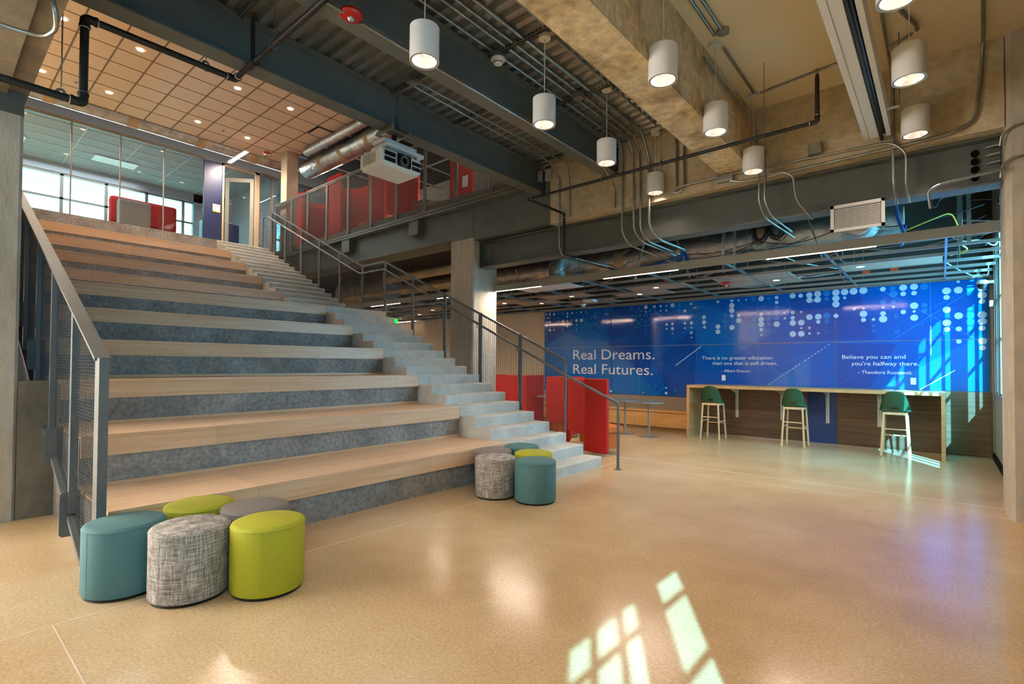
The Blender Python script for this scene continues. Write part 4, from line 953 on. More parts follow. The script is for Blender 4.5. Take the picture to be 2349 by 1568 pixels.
conduit([(-1.68, 6.85, 3.89), (-1.47, 6.85, 3.88), (-1.36, 6.85, 3.80), (-1.33, 6.85, 3.5), (-1.2, 7.1, 3.30)], 'short metal conduit curling down over the girder left of the white air grille', .0135)
conduit([(-.40, 2.0, 4.745), (-.40, 6.6, 4.745), (-.39, 6.88, 4.6), (-.39, 6.88, 3.5), (-.37, 7.05, 3.3)], 'metal conduit along the cream ceiling right of the screen housing, dropping over the girder', .015)
conduit([(-1.86 + .05, 5.1, 4.60), (-1.81, 6.6, 4.60), (-1.77, 6.885, 4.45), (-1.77, 6.885, 4.30)], 'metal conduit on the side of the wide concrete beam with an open cut end', .0145)
conduit([(-1.69, -3, 4.755), (-1.69, 5.05, 4.755)], 'metal conduit on the cream ceiling leading to the middle row of pendants', .015)
conduit([(-1.61, -3, 4.755), (-1.61, 4.98, 4.755)], 'metal conduit on the cream ceiling ending at a round junction box', .015)
conduit([(-1.69, 5.32, 4.755), (-1.69, 6.42, 4.755)], 'metal conduit between two canopies of the middle pendant row', .0145)
conduit([(-1.64, 6.50, 4.762), (-.66, 6.36, 4.762)], 'slim metal conduit crossing the cream ceiling behind the screen housing', .012)
conduit([(-.38, 6.38, 4.762), (-.24, 6.32, 4.762), (-.20, 6.27, 4.762)], 'short bent conduit to the canopy right of the screen housing', .012, .03)
conduit([(-.28, 2.0, 4.755), (-.28, 5.75, 4.755), (-.17, 6.10, 4.755), (-.16, 6.22, 4.755)], 'painted conduit on the cream ceiling with an offset bend near the right pendants', .0155, .08)
conduit([(.488, 6.80, 3.42), (-.02, 6.80, 3.37), (-.10, 6.80, 3.32), (-.08, 6.85, 3.15)], 'metal conduit crossing the right end of the girder from the right column', .0135, .05)
conduit([(1.0, 6.86, 3.56), (.52, 6.86, 3.52), (.462, 6.87, 3.46), (.455, 6.9, 3.36)], 'short bent conduit on the face of the right column, lower one', .0125, .06)
conduit([(1.0, 6.86, 3.87), (.56, 6.86, 3.84), (.462, 6.87, 3.78), (.455, 6.9, 3.68)], 'short bent conduit on the face of the right column, upper one', .0125, .06)
conduit([(-5.06, -2.0, 3.86), (-5.04, .43, 3.86), (-4.98, .56, 3.86), (-4.80, .60, 3.86), (-4.72, .58, 3.95), (-4.72, .56, 4.02)], 'silver conduit making a bend under the top left corner beam', .016, .10)
# ---- slotted strut channels
def strut(x0, x1, y, z, lab):
    m = MB(); h = .04; m.box(x0, x1, y - .02, y + .02, z + h - .003, z + h); m.box(x0, x1, y - .02, y - .017, z, z + h); m.box(x0, x1, y + .017, y + .02, z, z + h)
    t = thing('strut_channel', lab, 'channel', ((x0 + x1) / 2, y, z), 'slotted channels bridging the deck beams'); m.build('channel', 'galv', t)
    m = MB(); n = int((x1 - x0) / .05)
    for i in range(n): m.box(x0 + .015 + i * .05, x0 + .038 + i * .05, y - .0215, y - .0198, z + .014, z + .026)
    m.build('slots', 'darkgap', t)
strut(-5.14, -3.99, 3.72, 4.80, 'slotted steel channel above the projector holding its socket box')
strut(-5.14, -3.99, 4.75, 4.80, 'slotted steel channel between the beams, one bay beyond the projector')
strut(-5.14, -3.99, 6.55, 4.80, 'slotted steel channel between the beams next to the far beam')
strut(-3.75, -2.25, 3.98, 4.815, 'slotted steel channel carrying the smoke detector and the second pendant')
strut(-3.75, -2.25, 5.28, 4.815, 'slotted steel channel above the third deck pendant')
strut(-5.14, -3.99, 1.95, 4.80, 'slotted steel channel above the sprinkler branch near the top left')
# ---- boxes and detectors
def jbox(x, y, z, s, lab, mat='galv'):
    MB().cbox(x - s[0], x + s[0], y - s[1], y + s[1], z - s[2], z + s[2], .004).build('junction_box', mat, label=lab, category='junction box')
jbox(-4.66, 3.66, 4.77, (.05, .06, .03), 'metal socket box above the projector with a black plug')
jbox(-1.13, 6.87, 4.07, (.07, .045, .06), 'square metal junction box on the tan beam, right of the middle pendants')
jbox(-2.16, 6.87, 3.965, (.10, .04, .045), 'metal junction box with red scribbles at the foot of the wide concrete beam')
jbox(-3.39, 5.22, 4.80, (.06, .05, .035), 'metal junction box above the conduits beside the third deck pendant')
jbox(-3.62, 3.99, 4.80, (.05, .05, .035), 'metal box above the smoke detector')
jbox(-3.77, 2.31, 4.47, (.045, .045, .03), 'metal box carrying the red ceiling alarm')
MB().lathe([(.06, 0), (.06, .03), (.001, .03)], (-1.61, 5.05, 4.745), 20).build('junction_box', 'galv', label='round metal junction box on the cream ceiling near the middle pendants', category='junction box')
def fire_alarm(x, y, z, lab, s=1.0, letters=True):
    t = thing('fire_alarm', lab, 'fire alarm', (x, y, z))
    MB().lathe([(.03 * s, -.035 * s), (.075 * s, -.028 * s), (.098 * s, -.005 * s), (.098 * s, .01 * s), (.085 * s, .025 * s)], (x, y, z), 32).build('housing', 'red', t)
    MB().lathe([(.001, -.060 * s), (.016 * s, -.058 * s), (.030 * s, -.04 * s), (.032 * s, -.033 * s)], (x, y, z), 20, caps=False).build('strobe_lens', 'alu', t)
    if letters:
        for a0 in (-2.55, -.65):
            for i, ch in enumerate('FIRE'):
                ang = a0 + i * .21; R = .094 * s
                def ax(u, v, kx, kz, w, ang=ang, R=R, x=x, y=y, z=z):
                    a = ang + (u * kx) / R; rr = R + .003 * s - v * kz * .3 + w * .0012; return (x + rr * math.cos(a), y + rr * math.sin(a), z - .020 * s + v * kz * .9)
                text(ch, 0, 0, .013 * s, .020 * s, t, 'white', axis=ax, name='letter')
    return t
fire_alarm(-3.77, 2.31, 4.42, 'round red FIRE alarm strobe under the metal deck, top left of the projector')
conduit([(-3.77, -2, 4.40), (-3.77, 2.24, 4.40)], 'shiny conduit strapped under the middle steel beam, camera side of the red alarm', .014, grp=GD)
conduit([(-3.77, 2.40, 4.40), (-3.77, 6.5, 4.40), (-3.79, 6.87, 4.2), (-3.79, 6.87, 3.9)], 'shiny conduit under the middle steel beam, from the red alarm to the far beam', .014, grp=GD)
fire_alarm(-2.81, 8.95, 2.90, 'red FIRE alarm strobe under the low open ceiling in front of the mural', .9)
def smoke(x, y, z, lab):
    t = thing('smoke_detector', lab, 'smoke detector', (x, y, z))
    MB().lathe([(.075, 0), (.078, .012), (.074, .02)], (x, y, z), 32).build('base_plate', 'white2', t)
    MB().lathe([(.03, -.045), (.048, -.035), (.055, -.02), (.055, 0)], (x, y, z), 28).build('sensor_head', 'white2', t)
    MB().lathe([(.0485, -.034), (.0525, -.026)], (x, y, z), 28, caps=False).build('vent_ring', 'black', t)
smoke(-3.60, 3.97, 4.74, 'cream round smoke detector under the metal deck between two pendants')
# ================================================================ lower open ceiling beyond the girder
CZ = 2.96
r = thing('light_channel', 'long grey channel with recessed light strips at the edge of the low ceiling', 'light fixture', (-3.2, 7.54, CZ))
MB().box(-6.872, .485, 7.525, 7.57, CZ, 3.075).build('channel_body', 'soffit', r)
for a, b in ((-6.86, -5.72), (-4.38, -3.08), (-1.83, -.60)):
    MB().box(a, b, 7.532, 7.563, CZ - .006, CZ - .0005).build('light_strip', 'led', r)
    lamp('AREA', 'lamp', ((a + b) / 2, 7.547, CZ - .012), 22, WARM, r, b - a, .03)
r = thing('light_channel', 'grey channel with light strips left of the middle column, behind the stair mesh', 'light fixture', (-11, 7.54, CZ))
MB().box(-17.5, -7.545, 7.525, 7.57, CZ, 3.075).build('channel_body', 'soffit', r)
for a, b in ((-8.75, -7.6), (-11.2, -10.0), (-14, -12.8)):
    MB().box(a, b, 7.532, 7.563, CZ - .006, CZ - .0005).build('light_strip', 'led', r)
    lamp('AREA', 'lamp', ((a + b) / 2, 7.547, CZ - .012), 22, WARM, r, b - a, .03)
r = thing('ceiling_grid', 'open suspended ceiling grid without most of its tiles, in front of the mural', 'ceiling grid', (-8, 9.4, CZ))
ys = [8.15, 8.75, 9.35, 9.95, 10.55, 11.15]
m = MB()
for y in ys: m.box(-19.9, .60, y - .012, y + .012, CZ, CZ + .004); m.box(-19.9, .60, y - .002, y + .002, CZ + .004, CZ + .042)
m.build('main_tees', 'alu', r)
m = MB(); xs_ = [.05 - 1.22 * i for i in range(17)]
for x in xs_: m.box(x - .012, x + .012, 7.575, YM - .01, CZ - .001, CZ + .003); m.box(x - .002, x + .002, 7.575, YM - .01, CZ + .004, CZ + .038)
m.build('cross_tees', 'galv', r)
m = MB(); m.box(-19.9, .60, YM - .022, YM + .0, CZ, CZ + .004); m.box(-19.9, .60, YM - .003, YM + .001, CZ, CZ + .05); m.build('wall_angle', 'alu', r)
GT = 'perforated ceiling tiles left in the open grid'
tl = [(-.56, 9.05), (-2.4, 9.65), (-2.4, 9.05), (-4.1, 9.05), (-4.7, 9.65), (-6.2, 9.05), (-7.35, 9.65), (-8.0, 9.05), (-9.3, 9.65), (-6.2, 10.25), (-10.6, 9.05), (-11.8, 9.65), (-12.4, 8.45), (-13.6, 10.25), (-14.9, 9.05), (-5.45, 7.86), (-6.1, 7.86)]
dl = [(-.91, 9.01), (-2.16, 9.54), (-4.13, 9.07), (-4.77, 9.69), (-6.07, 9.11), (-7.32, 9.71), (-8.04, 9.16), (-9.4, 9.7), (-10.6, 9.1), (-11.9, 9.7), (-13.5, 10.2), (-14.9, 9.1)]
mm = MB()
for k, (x, y) in enumerate(tl[:-2]): mm.box(x - .58, x + .58, y - .285, y + .285, CZ + .006, CZ + .018)
mm.build('ceiling_tile', 'tile2', r)
mm = MB()
for x, y in tl[-2:]: mm.box(x - .30, x + .30, y - .27, y + .27, CZ + .006, CZ + .018)
mm.build('white_ceiling_tile', 'white2', r)
nl = 0
def downlight(x, y, z, lab, grp, rad=.055, e=6, mat='downlight', on=True):
    t = thing('recessed_downlight', lab, 'downlight', (x, y, z), grp)
    MB().lathe([(rad, -.002), (rad + .014, -.003), (rad + .018, .0)], (x, y, z), 24, caps=False).build('trim_ring', 'white', t)
    MB().lathe([(.001, -.001), (rad, -.001)], (x, y, z), 24, caps=False).build('lens', mat, t)
    if on: lamp('SPOT', 'lamp', (x, y, z - .02), e, WARM, t, .04, spot=130)
lowlab = ['recessed downlight nearest the sunlit end of the mural', 'recessed downlight above the first quotation, right of the red alarm', 'recessed downlight left of the red alarm in the low ceiling', 'recessed downlight deeper in, above the big mural lettering', 'recessed downlight above the red booth, near the channel', 'recessed downlight by the beige wall, deeper in', 'recessed downlight right beside the middle column', 'recessed downlight seen through the mesh, just left of the middle column', 'recessed downlight behind the stair mesh, above the pale wall', 'recessed downlight behind the stair mesh, farther left', 'recessed downlight far back behind the stair mesh', 'recessed downlight farthest back behind the stair landing']
for (x, y), lab in zip(dl, lowlab): downlight(x, y, CZ + .005, lab, 'downlights in the low open ceiling', .045, 16)
# linear lamps deep in the room
for a, b, y, lab in ((-15.2, -13.7, 11.0, 'bright linear light far back under the low ceiling'),):
    t = thing('linear_light', lab, 'light fixture', (a, y, CZ)); MB().box(a, b, y - .03, y + .03, CZ - .01, CZ - .001).build('light_strip', 'led', t)
t = thing('ceiling_speaker', 'white box shaped access point under the low ceiling above the mural lettering', 'wireless access point', (-6.0, 9.75, CZ)); MB().cbox(-6.15, -5.87, 9.65, 9.85, CZ - .06, CZ - .004, .015).build('housing', 'white2', t)
t.name = 'access_point'
smoke(-6.6, 10.4, CZ - .02, 'white smoke detector under the low ceiling near the beige wall')
t = thing('exit_sign', 'small green exit sign glowing behind the stair mesh', 'exit sign', (-12.1, 9.0, 2.72)); MB().box(-12.12, -12.09, 8.93, 9.06, 2.62, 2.80).build('sign_face', 'exit', t)
MB().tube([(-12.105, 9.0, 2.80), (-12.105, 9.0, 2.96)], .008, 6).build('stem', 'alu', t)
# ducts
def duct(pts, rad, lab, mat='foil', bend=.3, straps=(), n=20):
    t = thing('air_duct', lab, 'duct', pts[0]); MB().pipe(pts, rad, bend, n, 8).build('duct_run', mat, t)
    for p, q in straps: MB().tube([p, q], rad * 1.02, n).build('tape_band', 'insul', t)
duct([(-10.0, 9.2, 3.62), (-.4, 9.2, 3.62)], .20, 'long foil wrapped air duct above the open ceiling grid', straps=[((-5.0, 9.2, 3.62), (-4.8, 9.2, 3.62)), ((-2.4, 9.2, 3.62), (-2.2, 9.2, 3.62))])
duct([(-5.88, 8.3, 3.25), (-5.88, 8.3, 3.62), (-5.88, 9.1, 3.62)], .17, 'silver flexible duct elbow coming down behind the girder')
duct([(-.74, 7.16, 3.20), (-.76, 7.9, 3.28), (-.80, 8.7, 3.45), (-.80, 9.1, 3.60)], .14, 'flexible duct feeding the white air grille', bend=.35)
duct([(-14.0, 8.5, 3.62), (-11.6, 8.5, 3.62)], .34, 'big shiny round duct behind the stair mesh at the landing', straps=[((-13.2, 8.5, 3.62), (-13.0, 8.5, 3.62))])
duct([(-18, 10.2, 3.9), (-9.6, 10.2, 3.9)], .16, 'tan insulated pipe behind the middle column, upper one', 'insul')
duct([(-11.2, 8.0, 3.9), (-11.2, 8.0, 3.7), (-7.7, 8.0, 3.7)], .10, 'pale insulated pipe with elbow left of the middle column', 'insul', .15)
duct([(-17, 7.9, 3.35), (-7.7, 7.9, 3.35)], .05, 'thin horizontal pipe left of the middle column', 'insul')
# grille
r = thing('air_grille', 'white rectangular air grille tucked under the girder at the right', 'air grille', (-.74, 7.02, 3.08))
gx0, gx1, gz0, gz1 = -.998, -.474, 3.078, 3.392; gy = 7.02
m = MB(); b = .035
m.box(gx0, gx1, gy - .012, gy, gz0, gz0 + b); m.box(gx0, gx1, gy - .012, gy, gz1 - b, gz1); m.box(gx0, gx0 + b, gy - .012, gy, gz0, gz1); m.box(gx1 - b, gx1, gy - .012, gy, gz0, gz1); m.build('frame', 'white', r)
m = MB(); n = 30
for i in range(1, n): x = gx0 + b + (gx1 - gx0 - 2 * b) * i / n; m.box(x - .003, x + .003, gy - .008, gy + .008, gz0 + b, gz1 - b)
for j in range(1, 12): z = gz0 + b + (gz1 - gz0 - 2 * b) * j / 12; m.box(gx0 + b, gx1 - b, gy + .004, gy + .014, z - .004, z + .004)
m.build('louvre_blades', 'white', r)
MB().prism([(gy + .02, gz0 + .01), (gy + .02, 3.345), (gy + .15, 3.335), (gy + .15, gz0 + .04)], 'x', gx0 + .01, gx1 - .01).build('plenum_box', 'foil', r)
MB().box(gx0 + b, gx1 - b, gy + .016, gy + .019, gz0 + b, gz1 - b).build('dark_backing', 'darkgap', r)
# cables
def cable(pts, rad, mat, lab, n=6, name='cable', bend=.2): MB().pipe(pts, rad, bend, n, 5).build(name, mat, label=lab, category='cable')
def coil(c, R, lab, mat, turns=9, sq=1.25, rad=.006, name='cable_coil'):
    m = MB(); rnd = random.Random(int(c[0] * 100))
    for k in range(turns):
        rr = R * (1 + rnd.uniform(-.14, .14)); dy = rnd.uniform(-.05, .05); dx = rnd.uniform(-.03, .03); dz = rnd.uniform(-.03, .03); tl_ = rnd.uniform(-.3, .3)
        pts = [(c[0] + dx + rr * math.cos(a) * math.cos(tl_), c[1] + dy + rr * math.cos(a) * math.sin(tl_), c[2] + dz + rr * sq * math.sin(a)) for a in [2 * math.pi * i / 20 for i in range(21)]]
        m.tube(pts, rad, 6, False)
    m.build(name, mat, label=lab, category='cable')
coil((-1.93, 7.62, 3.38), .085, 'hanging coil of black cable under the girder, left coil of the pair', 'blackcable', 14, 1.7)
coil((-1.72, 7.66, 3.40), .085, 'hanging coil of black cable under the girder, right coil of the pair', 'blackcable', 14, 1.7)
coil((-3.02, 7.60, 3.12), .06, 'looped bundle of blue data cable below the thickest conduit', 'bluecable', 9, 1.5, .008)
coil((-5.3, 8.2, 3.16), .07, 'small loop of blue data cable beside the flexible duct elbow', 'bluecable', 5, 1.2, .006)
cable([(-3.0, 7.6, 3.28), (-3.05, 7.6, 3.18), (-3.5, 7.62, 3.10), (-4.4, 7.8, 3.06), (-4.9, 8.1, 3.12), (-5.3, 8.3, 3.05)], .022, 'bluecable', 'thick blue data cable bundle running left above the light channel', 8)
cable([(-.42, 7.7, 3.5), (-.40, 7.75, 3.3), (-.33, 7.8, 3.1), (-.38, 7.9, 2.98), (-.35, 8.2, 3.3)], .02, 'bluecable', 'blue data cable bundle hanging right of the white air grille', 8)
cable([(-.35, 7.8, 3.15), (-.05, 7.9, 3.28), (.10, 8.0, 3.35), (.16, 8.1, 3.2), (.18, 8.2, 2.99), (.28, 8.6, 2.975), (.1, 8.9, 2.98)], .009, 'yellow', 'thin yellow cable looping in the open ceiling at the right')
cable([(-1.3, 7.7, 3.55), (-.6, 7.8, 3.62), (-.1, 7.8, 3.54), (.3, 7.8, 3.64), (.45, 7.8, 3.75)], .008, 'blackcable', 'sagging black cable near the right end of the girder')
cable([(-.1, 7.7, 3.45), (-.05, 7.75, 3.35), (0, 7.8, 3.5), (.3, 7.8, 3.45), (.46, 7.7, 3.7)], .007, 'blackcable', 'second sagging black cable near the right end of the girder')
rnd = random.Random(3)
m = MB()
for k in range(46):
    x = rnd.uniform(-11, .3); y = rnd.uniform(7.8, 10.8); z = rnd.uniform(3.1, 3.5); L = rnd.uniform(.6, 2.2); a = rnd.uniform(-.5, .5)
    if rnd.random() < .3: a += 1.5
    pts = []
    for i in range(6):
        s = i / 5; px3 = min(.58, max(-11.5, x + L * s * math.cos(a))); py3 = min(11.1, max(7.7, y + L * s * math.sin(a))); pts.append((px3, py3, z - .18 * math.sin(math.pi * s) * rnd.uniform(.5, 1.2) + rnd.uniform(-.02, .02)))
    m.pipe(pts, rnd.choice([.006, .008, .011]), .2, 6, 3)
o = m.build('loose_wiring', 'galv', label='tangle of loose grey flexible wiring above the open ceiling grid', category='wiring', kind='stuff')
m = MB()
for k in range(26):
    x = rnd.uniform(-9, .3); y = rnd.uniform(7.7, 10.4); z = rnd.uniform(3.25, 3.7); L = rnd.uniform(.8, 2.4)
    pts = [(min(.5, x + L * i / 5), min(11, y + rnd.uniform(-.06, .06)), z - .10 * math.sin(math.pi * i / 5) + rnd.uniform(-.02, .02)) for i in range(6)]
    m.pipe(pts, rnd.choice([.005, .007]), .2, 6, 3)
m.build('loose_wiring', 'blackcable', label='tangle of loose black wiring above the open ceiling grid', category='wiring', kind='stuff')
r = thing('ceiling_hanger_wires', 'thin hanger rods between the concrete slab and the open ceiling grid', 'hanger rods', (-6, 9.4, CZ))
m = MB()
for x in [.05 - 1.22 * i for i in range(0, 15)]:
    for y in (8.15, 9.35, 10.55): m.tube([(x + .15, y, CZ + .03), (x + .15, y, 4.45)], .003, 5)
m.build('rods', 'galv', r)
for (x, y, lab) in ((-2.55, 8.0, 'vertical galvanised post behind the light channel, left one of a pair'), (-2.40, 8.05, 'vertical galvanised post behind the light channel, right one of a pair')):
    MB().box(x - .018, x + .018, y - .018, y + .018, CZ + .01, 4.44).build('strut_post', 'galv', label=lab, category='post')
for (x, y, a, lab) in ((-3.6, 8.6, .25, 'slanted steel brace strap above the ceiling grid, right of the blue cables'), (-4.0, 8.4, -.2, 'slanted steel brace strap above the ceiling grid, left of the blue cables'), (-1.55, 8.4, .22, 'slanted steel brace strap behind the black cable coils')):
    MB().bar((x, y, 3.9), (x + a * 1.2, y, CZ + .05), .045, .02).build('brace_strap', 'alu', label=lab, category='brace')
for x, y, s, lab in ((-3.9, 8.9, .12, 'orange tag hanging above the mural, left one'), (-1.0, 10.2, .10, 'orange tag hanging in the open ceiling at the right'), (-.62, 10.1, .10, 'second orange tag in the open ceiling at the right, beside its twin')):
    MB().cbox(x, x + s, y, y + .02, CZ + .05, CZ + .13, .005).build('warning_tag', 'orange', label=lab, category='tag')
# framing studs at the right end
for x, y in ((.18, 8.15), (.26, 8.15)):
    MB().box(x - .02, x + .02, y, y + .035, 3.0, 4.44).build('metal_stud', 'galv', label='perforated metal stud in the open ceiling near the right column, %s' % ('left one' if x < .2 else 'right one'), category='stud')
# camera dome and bell on the wall
t = thing('security_camera', 'white dome security camera on a bracket at the top right corner of the mural', 'camera', (.50, 11.0, 2.78))
MB().lathe([(.001, -.085), (.04, -.075), (.062, -.04), (.066, 0)], (.50, 11.0, 2.82), 28, caps=False).build('dome', 'black', t)
MB().lathe([(.068, 0), (.070, .05), (.05, .065), (.001, .066)], (.50, 11.0, 2.82), 28, caps=False).build('housing', 'white2', t)
MB().tube([(.55, 11.0, 2.85), (.637, 11.0, 2.85)], .022, 12).build('wall_bracket', 'white2', t)
t = thing('wall_horn', 'small white wall device below the security camera', 'alarm', (.58, 11.1, 2.46)); MB().cbox(.585, .636, 11.05, 11.15, 2.46, 2.56, .008).build('housing', 'white2', t)

# ================================================================ upper storey
GU = 'downlights in the tiled ceiling above the seating'
names = {(-11.42, 2.6): 'recessed downlight in the tiled ceiling just right of the black pipe run', (-13.76, 2.59): 'recessed downlight in the tiled ceiling right of the black riser pipe', (-11.42, 4.32): 'recessed downlight in the tiled ceiling next to the pipe elbow', (-13.76, 4.31): 'recessed downlight in the middle of the tiled ceiling, back row', (-11.4, 5.46): 'recessed downlight in the tiled ceiling close to the ceiling vent', (-13.75, 5.46): 'recessed downlight in the tiled ceiling left of the square column', (-11.4, 1.5): 'recessed downlight at the upper left, just below the bent conduit', (-13.79, 1.51): 'recessed downlight at the far left edge of the tiled ceiling'}
for (x, y), lab in names.items(): downlight(x * 1.0596, y * 1.0596, UZ - .006, lab, GU, .062, 70)
for x, y, lab in ((-13.79, 2.04, 'concealed sprinkler head in the tiled ceiling near the left edge'), (-13.78, 4.89, 'concealed sprinkler head in the tiled ceiling between two downlights')):
    MB().lathe([(.035, 0), (.03, -.012), (.008, -.016), (.008, -.04), (.02, -.044), (.001, -.046)], (x * 1.0596, y * 1.0596, UZ - .006), 14, caps=False).build('ceiling_sprinkler', 'alu', label=lab, category='sprinkler')
r = thing('ceiling_vent', 'square recessed vent plate in the tiled ceiling', 'vent', (-12.67, 6.9, UZ))
MB().box(-12.95, -12.40, 6.68, 7.21, UZ - .010, UZ - .0065).build('dark_recess', 'darkgap', r); MB().cbox(-12.91, -12.44, 6.72, 7.16, UZ - .03, UZ - .012, .004).build('vent_plate', 'tile', r)
for a, y, lab in ((-15.74, 5.76, 'bright linear light near the blue wall panel upstairs'), (-14.48, 7.88, 'bright linear light under the upstairs duct, left of the projector'), (-10.2, 9.6, 'bright linear light over the walkway behind the railing mesh'), (-9.2, 10.4, 'short bright linear light upstairs near the projector')):
    t = thing('linear_light', lab, 'light fixture', (a, y, 7.3)); MB().box(a, a + 1.22, y - .05, y + .05, 7.295, 7.335).build('housing', 'white', t)
    MB().box(a + .01, a + 1.21, y - .045, y + .045, 7.290, 7.2945).build('light_strip', 'led', t)
    lamp('AREA', 'lamp', (a + .6, y, 7.28), 60, WARM, t, 1.2, .08)
duct([(-15.80, -.3, 7.72), (-15.80, 7.6, 7.72)], .20, 'foil wrapped duct running above the glass wall upstairs', straps=[((-15.80, y, 7.72), (-15.80, y + .22, 7.72)) for y in (1.75, 3.35, 4.9, 6.3)])
duct([(-15.0, 7.75, 7.5), (-8.0, 7.75, 7.5)], .27, 'large foil duct upstairs running behind the square column toward the projector', straps=[((x, 7.75, 7.5), (x + .16, 7.75, 7.5)) for x in (-14.0, -12.9, -11.6)])
duct([(-13.9, 7.15, 7.56), (-5.6, 7.15, 7.56)], .12, 'smaller foil duct upstairs at the edge of the tiled ceiling')
duct([(-9.5, 9.5, 7.5), (-5.6, 9.5, 7.5)], .25, 'tan ductwork upstairs behind the projector', 'insul')
duct([(-9.5, 10.6, 7.4), (-5.6, 10.6, 7.4)], .18, 'second tan duct upstairs, farther back behind the projector', 'insul')
fire_alarm(-14.2, 6.15, 7.30, 'small red alarm strobe upstairs beside the square column', 1.0, False)
fire_alarm(-8.9, 9.0, 7.0, 'small red alarm strobe upstairs behind the railing mesh', 1.0, False)
r = MB().cbox(-14.86, -14.49, 6.86, 7.20, TOPZ, UZ - .008, .012).build('square_column', 'beige', label='smooth beige square column upstairs under the tiled ceiling', category='column')
# glass wall
GX = -16.0; GH = 7.28
r = thing('glass_partition', 'upstairs glass wall with thin aluminium mullions facing the seating', 'glass wall', (GX, 3, TOPZ))
MB().box(GX - .05, GX + .02, -.6, 5.19, GH, GH + .08).build('head_rail', 'mull', r)
MB().box(GX - .05, GX + .02, -.6, 5.19, TOPZ, TOPZ + .04).build('sill_rail', 'mull', r)
ym = [-.55, .45, 1.38, 2.31, 3.27, 4.22]
for y in ym: MB().box(GX - .03, GX + .012, y - .013, y + .013, TOPZ + .04, GH).build('mullion', 'mull', r)
for a, b in zip(ym, ym[1:] + [5.19]): MB().box(GX - .012, GX - .004, a + .013, b - .013, TOPZ + .04, GH).build('glass_pane', 'glass', r)
r = thing('navy_wall_panel', 'tall navy panel beside the office door with a small room sign', 'panel', (GX, 5.4, TOPZ))
MB().cbox(GX - .05, GX + .02, 5.19, 5.66, TOPZ, GH, .004).build('panel_body', 'navy', r)
t = thing('room_sign', 'small cream room sign with a green foot on the navy panel', 'sign', (GX + .02, 5.5, 5.85))
MB().cbox(GX + .022, GX + .034, 5.42, 5.62, 5.86, 6.07, .003).build('sign_plate', 'white2', t); MB().box(GX + .0225, GX + .035, 5.42, 5.62, 5.84, 5.868).build('green_foot', 'lime', t)
m = MB()
for i in range(4): m.box(GX + .0345, GX + .0352, 5.45 + i * .035, 5.47 + i * .035, 6.0, 6.03)
m.box(GX + .0345, GX + .0352, 5.45, 5.55, 5.955, 5.963); m.build('sign_print', 'taupe', t)
r = struct(MB().box(GX - .05, GX + .03, 5.67, 5.72, TOPZ, GH + .05).box(GX - .05, GX + .03, 6.60, 6.72, TOPZ, GH + .05).box(GX - .05, GX + .03, 5.67, 6.72, GH - .02, GH + .05), 'door_1', 'beige')
# open leaf hinged at y=6.58, swung into the office
L = slab((GX - .03, 6.58), (GX - .55, 6.02), .045, TOPZ + .02, GH - .16, .002)
d = MB(); a = Vector((GX - .03, 6.58)); b = Vector((GX - .60, 5.98)); 
def leafpt(s, z0, z1, s2): return slab(tuple(a + (b - a) * s), tuple(a + (b - a) * s2), .045, z0, z1, .002)
m = MB()
for q in (leafpt(0, TOPZ + .02, GH - .16, .13), leafpt(.87, TOPZ + .02, GH - .16, 1), leafpt(.13, TOPZ + .02, TOPZ + .2, .87), leafpt(.13, GH - .28, GH - .16, .87)): m.raw(q.v, q.f)
m.build('door_leaf', 'soffit', r); q = slab(tuple(a + (b - a) * .13), tuple(a + (b - a) * .87), .008, TOPZ + .2, GH - .28, .001); q.build('door_glass', 'glass', r)
MB().tube([tuple(a + (b - a) * .93) + (5.72,), tuple(a + (b - a) * .75 + Vector((.05, -.05))) + (5.72,)], .012, 8).build('door_handle', 'alu', r)
r = thing('glass_partition', 'narrow upstairs glazing with printed film right of the office door', 'glass wall', (GX, 7.4, TOPZ))
MB().box(GX - .05, GX + .02, 6.72, 12.4, GH, GH + .08).build('head_rail', 'mull', r)
yy3 = [6.73, 7.10, 8.2, 9.3, 10.4, 11.5]
for y in yy3: MB().box(GX - .03, GX + .012, y - .02, y + .02, TOPZ, GH).build('mullion', 'mull', r)
for a_, b_ in zip(yy3, yy3[1:]): MB().box(GX - .012, GX - .004, a_ + .02, b_ - .02, TOPZ, GH).build('glass_pane', 'glass', r)
m = MB(); rnd = random.Random(5)
for i in range(150):
    y = 6.77 + .06 * rnd.randint(0, 26); z = 4.9 + .075 * rnd.randint(0, 20); s = rnd.choice([.008, .012, .016])
    if abs(y - 7.10) > .04: m.box(GX - .003, GX - .001, y - s, y + s, z - s, z + s)
m.build('film_dots', 'dotd', r)
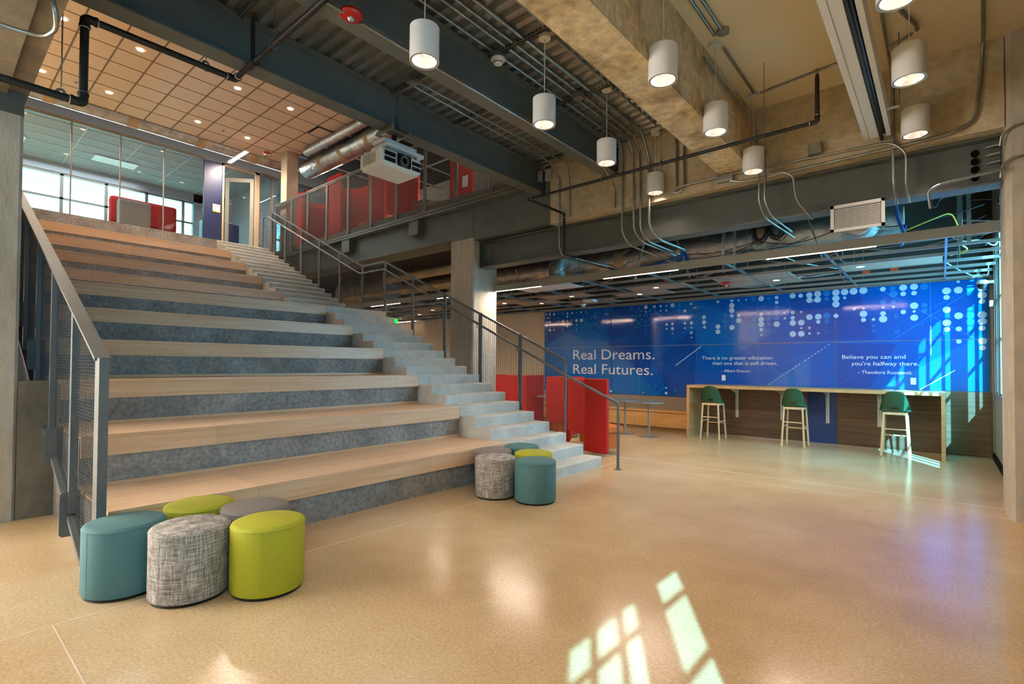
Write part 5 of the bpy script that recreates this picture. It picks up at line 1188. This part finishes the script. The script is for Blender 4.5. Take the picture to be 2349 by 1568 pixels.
# office furniture behind the glass
t = thing('lounge_booth', 'red rounded lounge seat behind the upstairs glass wall', 'sofa', (-17.9, 4.3, TOPZ))
MB().cbox(-18.2, -17.9, 3.45, 5.10, 5.45, 6.25, .10).build('back_shell', 'redfab', t); MB().cbox(-18.9, -18.0, 3.6, 5.0, TOPZ + .1, 5.5, .05).build('seat', 'redfab', t)
t = thing('lounge_chair', 'grey teal lounge chair in front of the red seat, behind the upstairs glass', 'armchair', (-17.3, 4.0, TOPZ))
MB().cbox(-17.6, -17.3, 3.52, 4.28, 5.30, 6.05, .07).build('back_shell', 'greyfab', t); MB().cbox(-17.95, -17.3, 3.55, 4.25, 5.15, 5.35, .04).build('seat', 'greyfab', t)
for y in (3.65, 4.15): MB().tube([(-17.4, y, TOPZ), (-17.4, y, 5.16)], .015, 8).build('leg', 'alu', t)
t = thing('office_cabinet', 'dark brown cabinet inside the office doorway upstairs', 'cabinet', (-17.2, 6.1, TOPZ)); MB().cbox(-17.6, -17.2, 5.6, 6.25, TOPZ, 5.9, .006).build('body', 'darkwood', t); MB().cbox(-17.6, -17.15, 6.26, 6.6, TOPZ, 5.88, .006).build('side_panel', 'navy', t)
for y, lab in ((1.2, 'left one above the bright windows'), (3.6, 'right one above the red lounge seat')):
    t = thing('office_light', 'recessed troffer light in the grey office ceiling, %s' % lab, 'light fixture', (-18.2, y, 7.26)); MB().box(-18.5, -17.95, y - .5, y + .5, 7.265, 7.284).build('diffuser', 'white', t)
lamp('AREA', 'office_lamp', (-18, 3, 7.2), 60, (.9, .95, 1), None, 3, 3)
# felt booths upstairs
def tall_booth(x0, x1, zt, lab):
    t = thing('high_back_booth', lab, 'booth seat', ((x0 + x1) / 2, 7.9, TOPZ), 'tall red booths on the balcony')
    # curved shell: hood open toward +x
    n = 14; m = MB(); rin = .48; cx = x1 - .55; cy = 8.05
    path = [(x1, 7.52)] + [(cx - .55 * 1.0 * math.sin(a) - .0, cy - .53 * math.cos(a)) for a in [math.pi * k / n for k in range(n + 1)]] + [(x1, 8.58)]
    for p, q in zip(path[:-1], path[1:]): m.bar((p[0], p[1], (TOPZ + .25 + zt) / 2), (q[0], q[1], (TOPZ + .25 + zt) / 2), .06, zt - TOPZ - .25)
    m.build('curved_screen', 'redfab', t)
    MB().cbox(x0 + .3, x1 - .05, 7.60, 8.48, TOPZ + .15, TOPZ + .48, .03).build('seat', 'orangefab', t)
    for xx in (x0 + .4, x1 - .15):
        for y in (7.7, 8.4): MB().tube([(xx, y, TOPZ), (xx, y, TOPZ + .15)], .015, 8).build('leg', 'alu', t)
tall_booth(-15.6, -14.55, 6.72, 'tall red felt booth on the balcony, left one beside the square column')
tall_booth(-14.0, -12.65, 6.78, 'tall red felt booth on the balcony, middle one of three')
tall_booth(-12.25, -10.6, 6.82, 'tall red felt booth on the balcony, right one behind the projector')
t = thing('notice_board', 'orange red panel with a white notice upstairs behind the railing', 'panel', (-8.8, 8.5, 4.8)); MB().cbox(-9.3, -8.5, 8.5, 8.55, TOPZ + .05, 7.0, .006).build('panel', 'redfab', t); MB().box(-8.85, -8.66, 8.494, 8.499, 5.78, 6.05).build('notice_sheet', 'white', t)
t = thing('round_table', 'round table with chairs upstairs right of the red booths, behind the mesh', 'table', (-10.0, 8.4, TOPZ)); MB().lathe([(.001, .70), (.45, .70), (.45, .73), (.001, .73)], (-9.9, 8.4, TOPZ), 30, caps=False).build('table_top', 'darkwood', t); MB().tube([(-9.9, 8.4, TOPZ), (-9.9, 8.4, TOPZ + .7)], .03, 12).build('column', 'alu', t)
# ================================================================ general light of lamps out of view (same fixture types, behind the camera)
for x, y in ((-3.1, .2), (-3.1, -1.8), (-1.74, 2.6), (-1.74, .6), (-.2, 2.8), (-.2, 1.0)):
    pendant(x, y, 0, 4.855 if x < -3 else 4.755, 'white cylinder pendant hanging behind the camera, at x %.1f y %.1f' % (x, y) if 0 else 'white cylinder pendant out of the picture above and behind the viewer', 3.9, 'pendants behind the viewer')
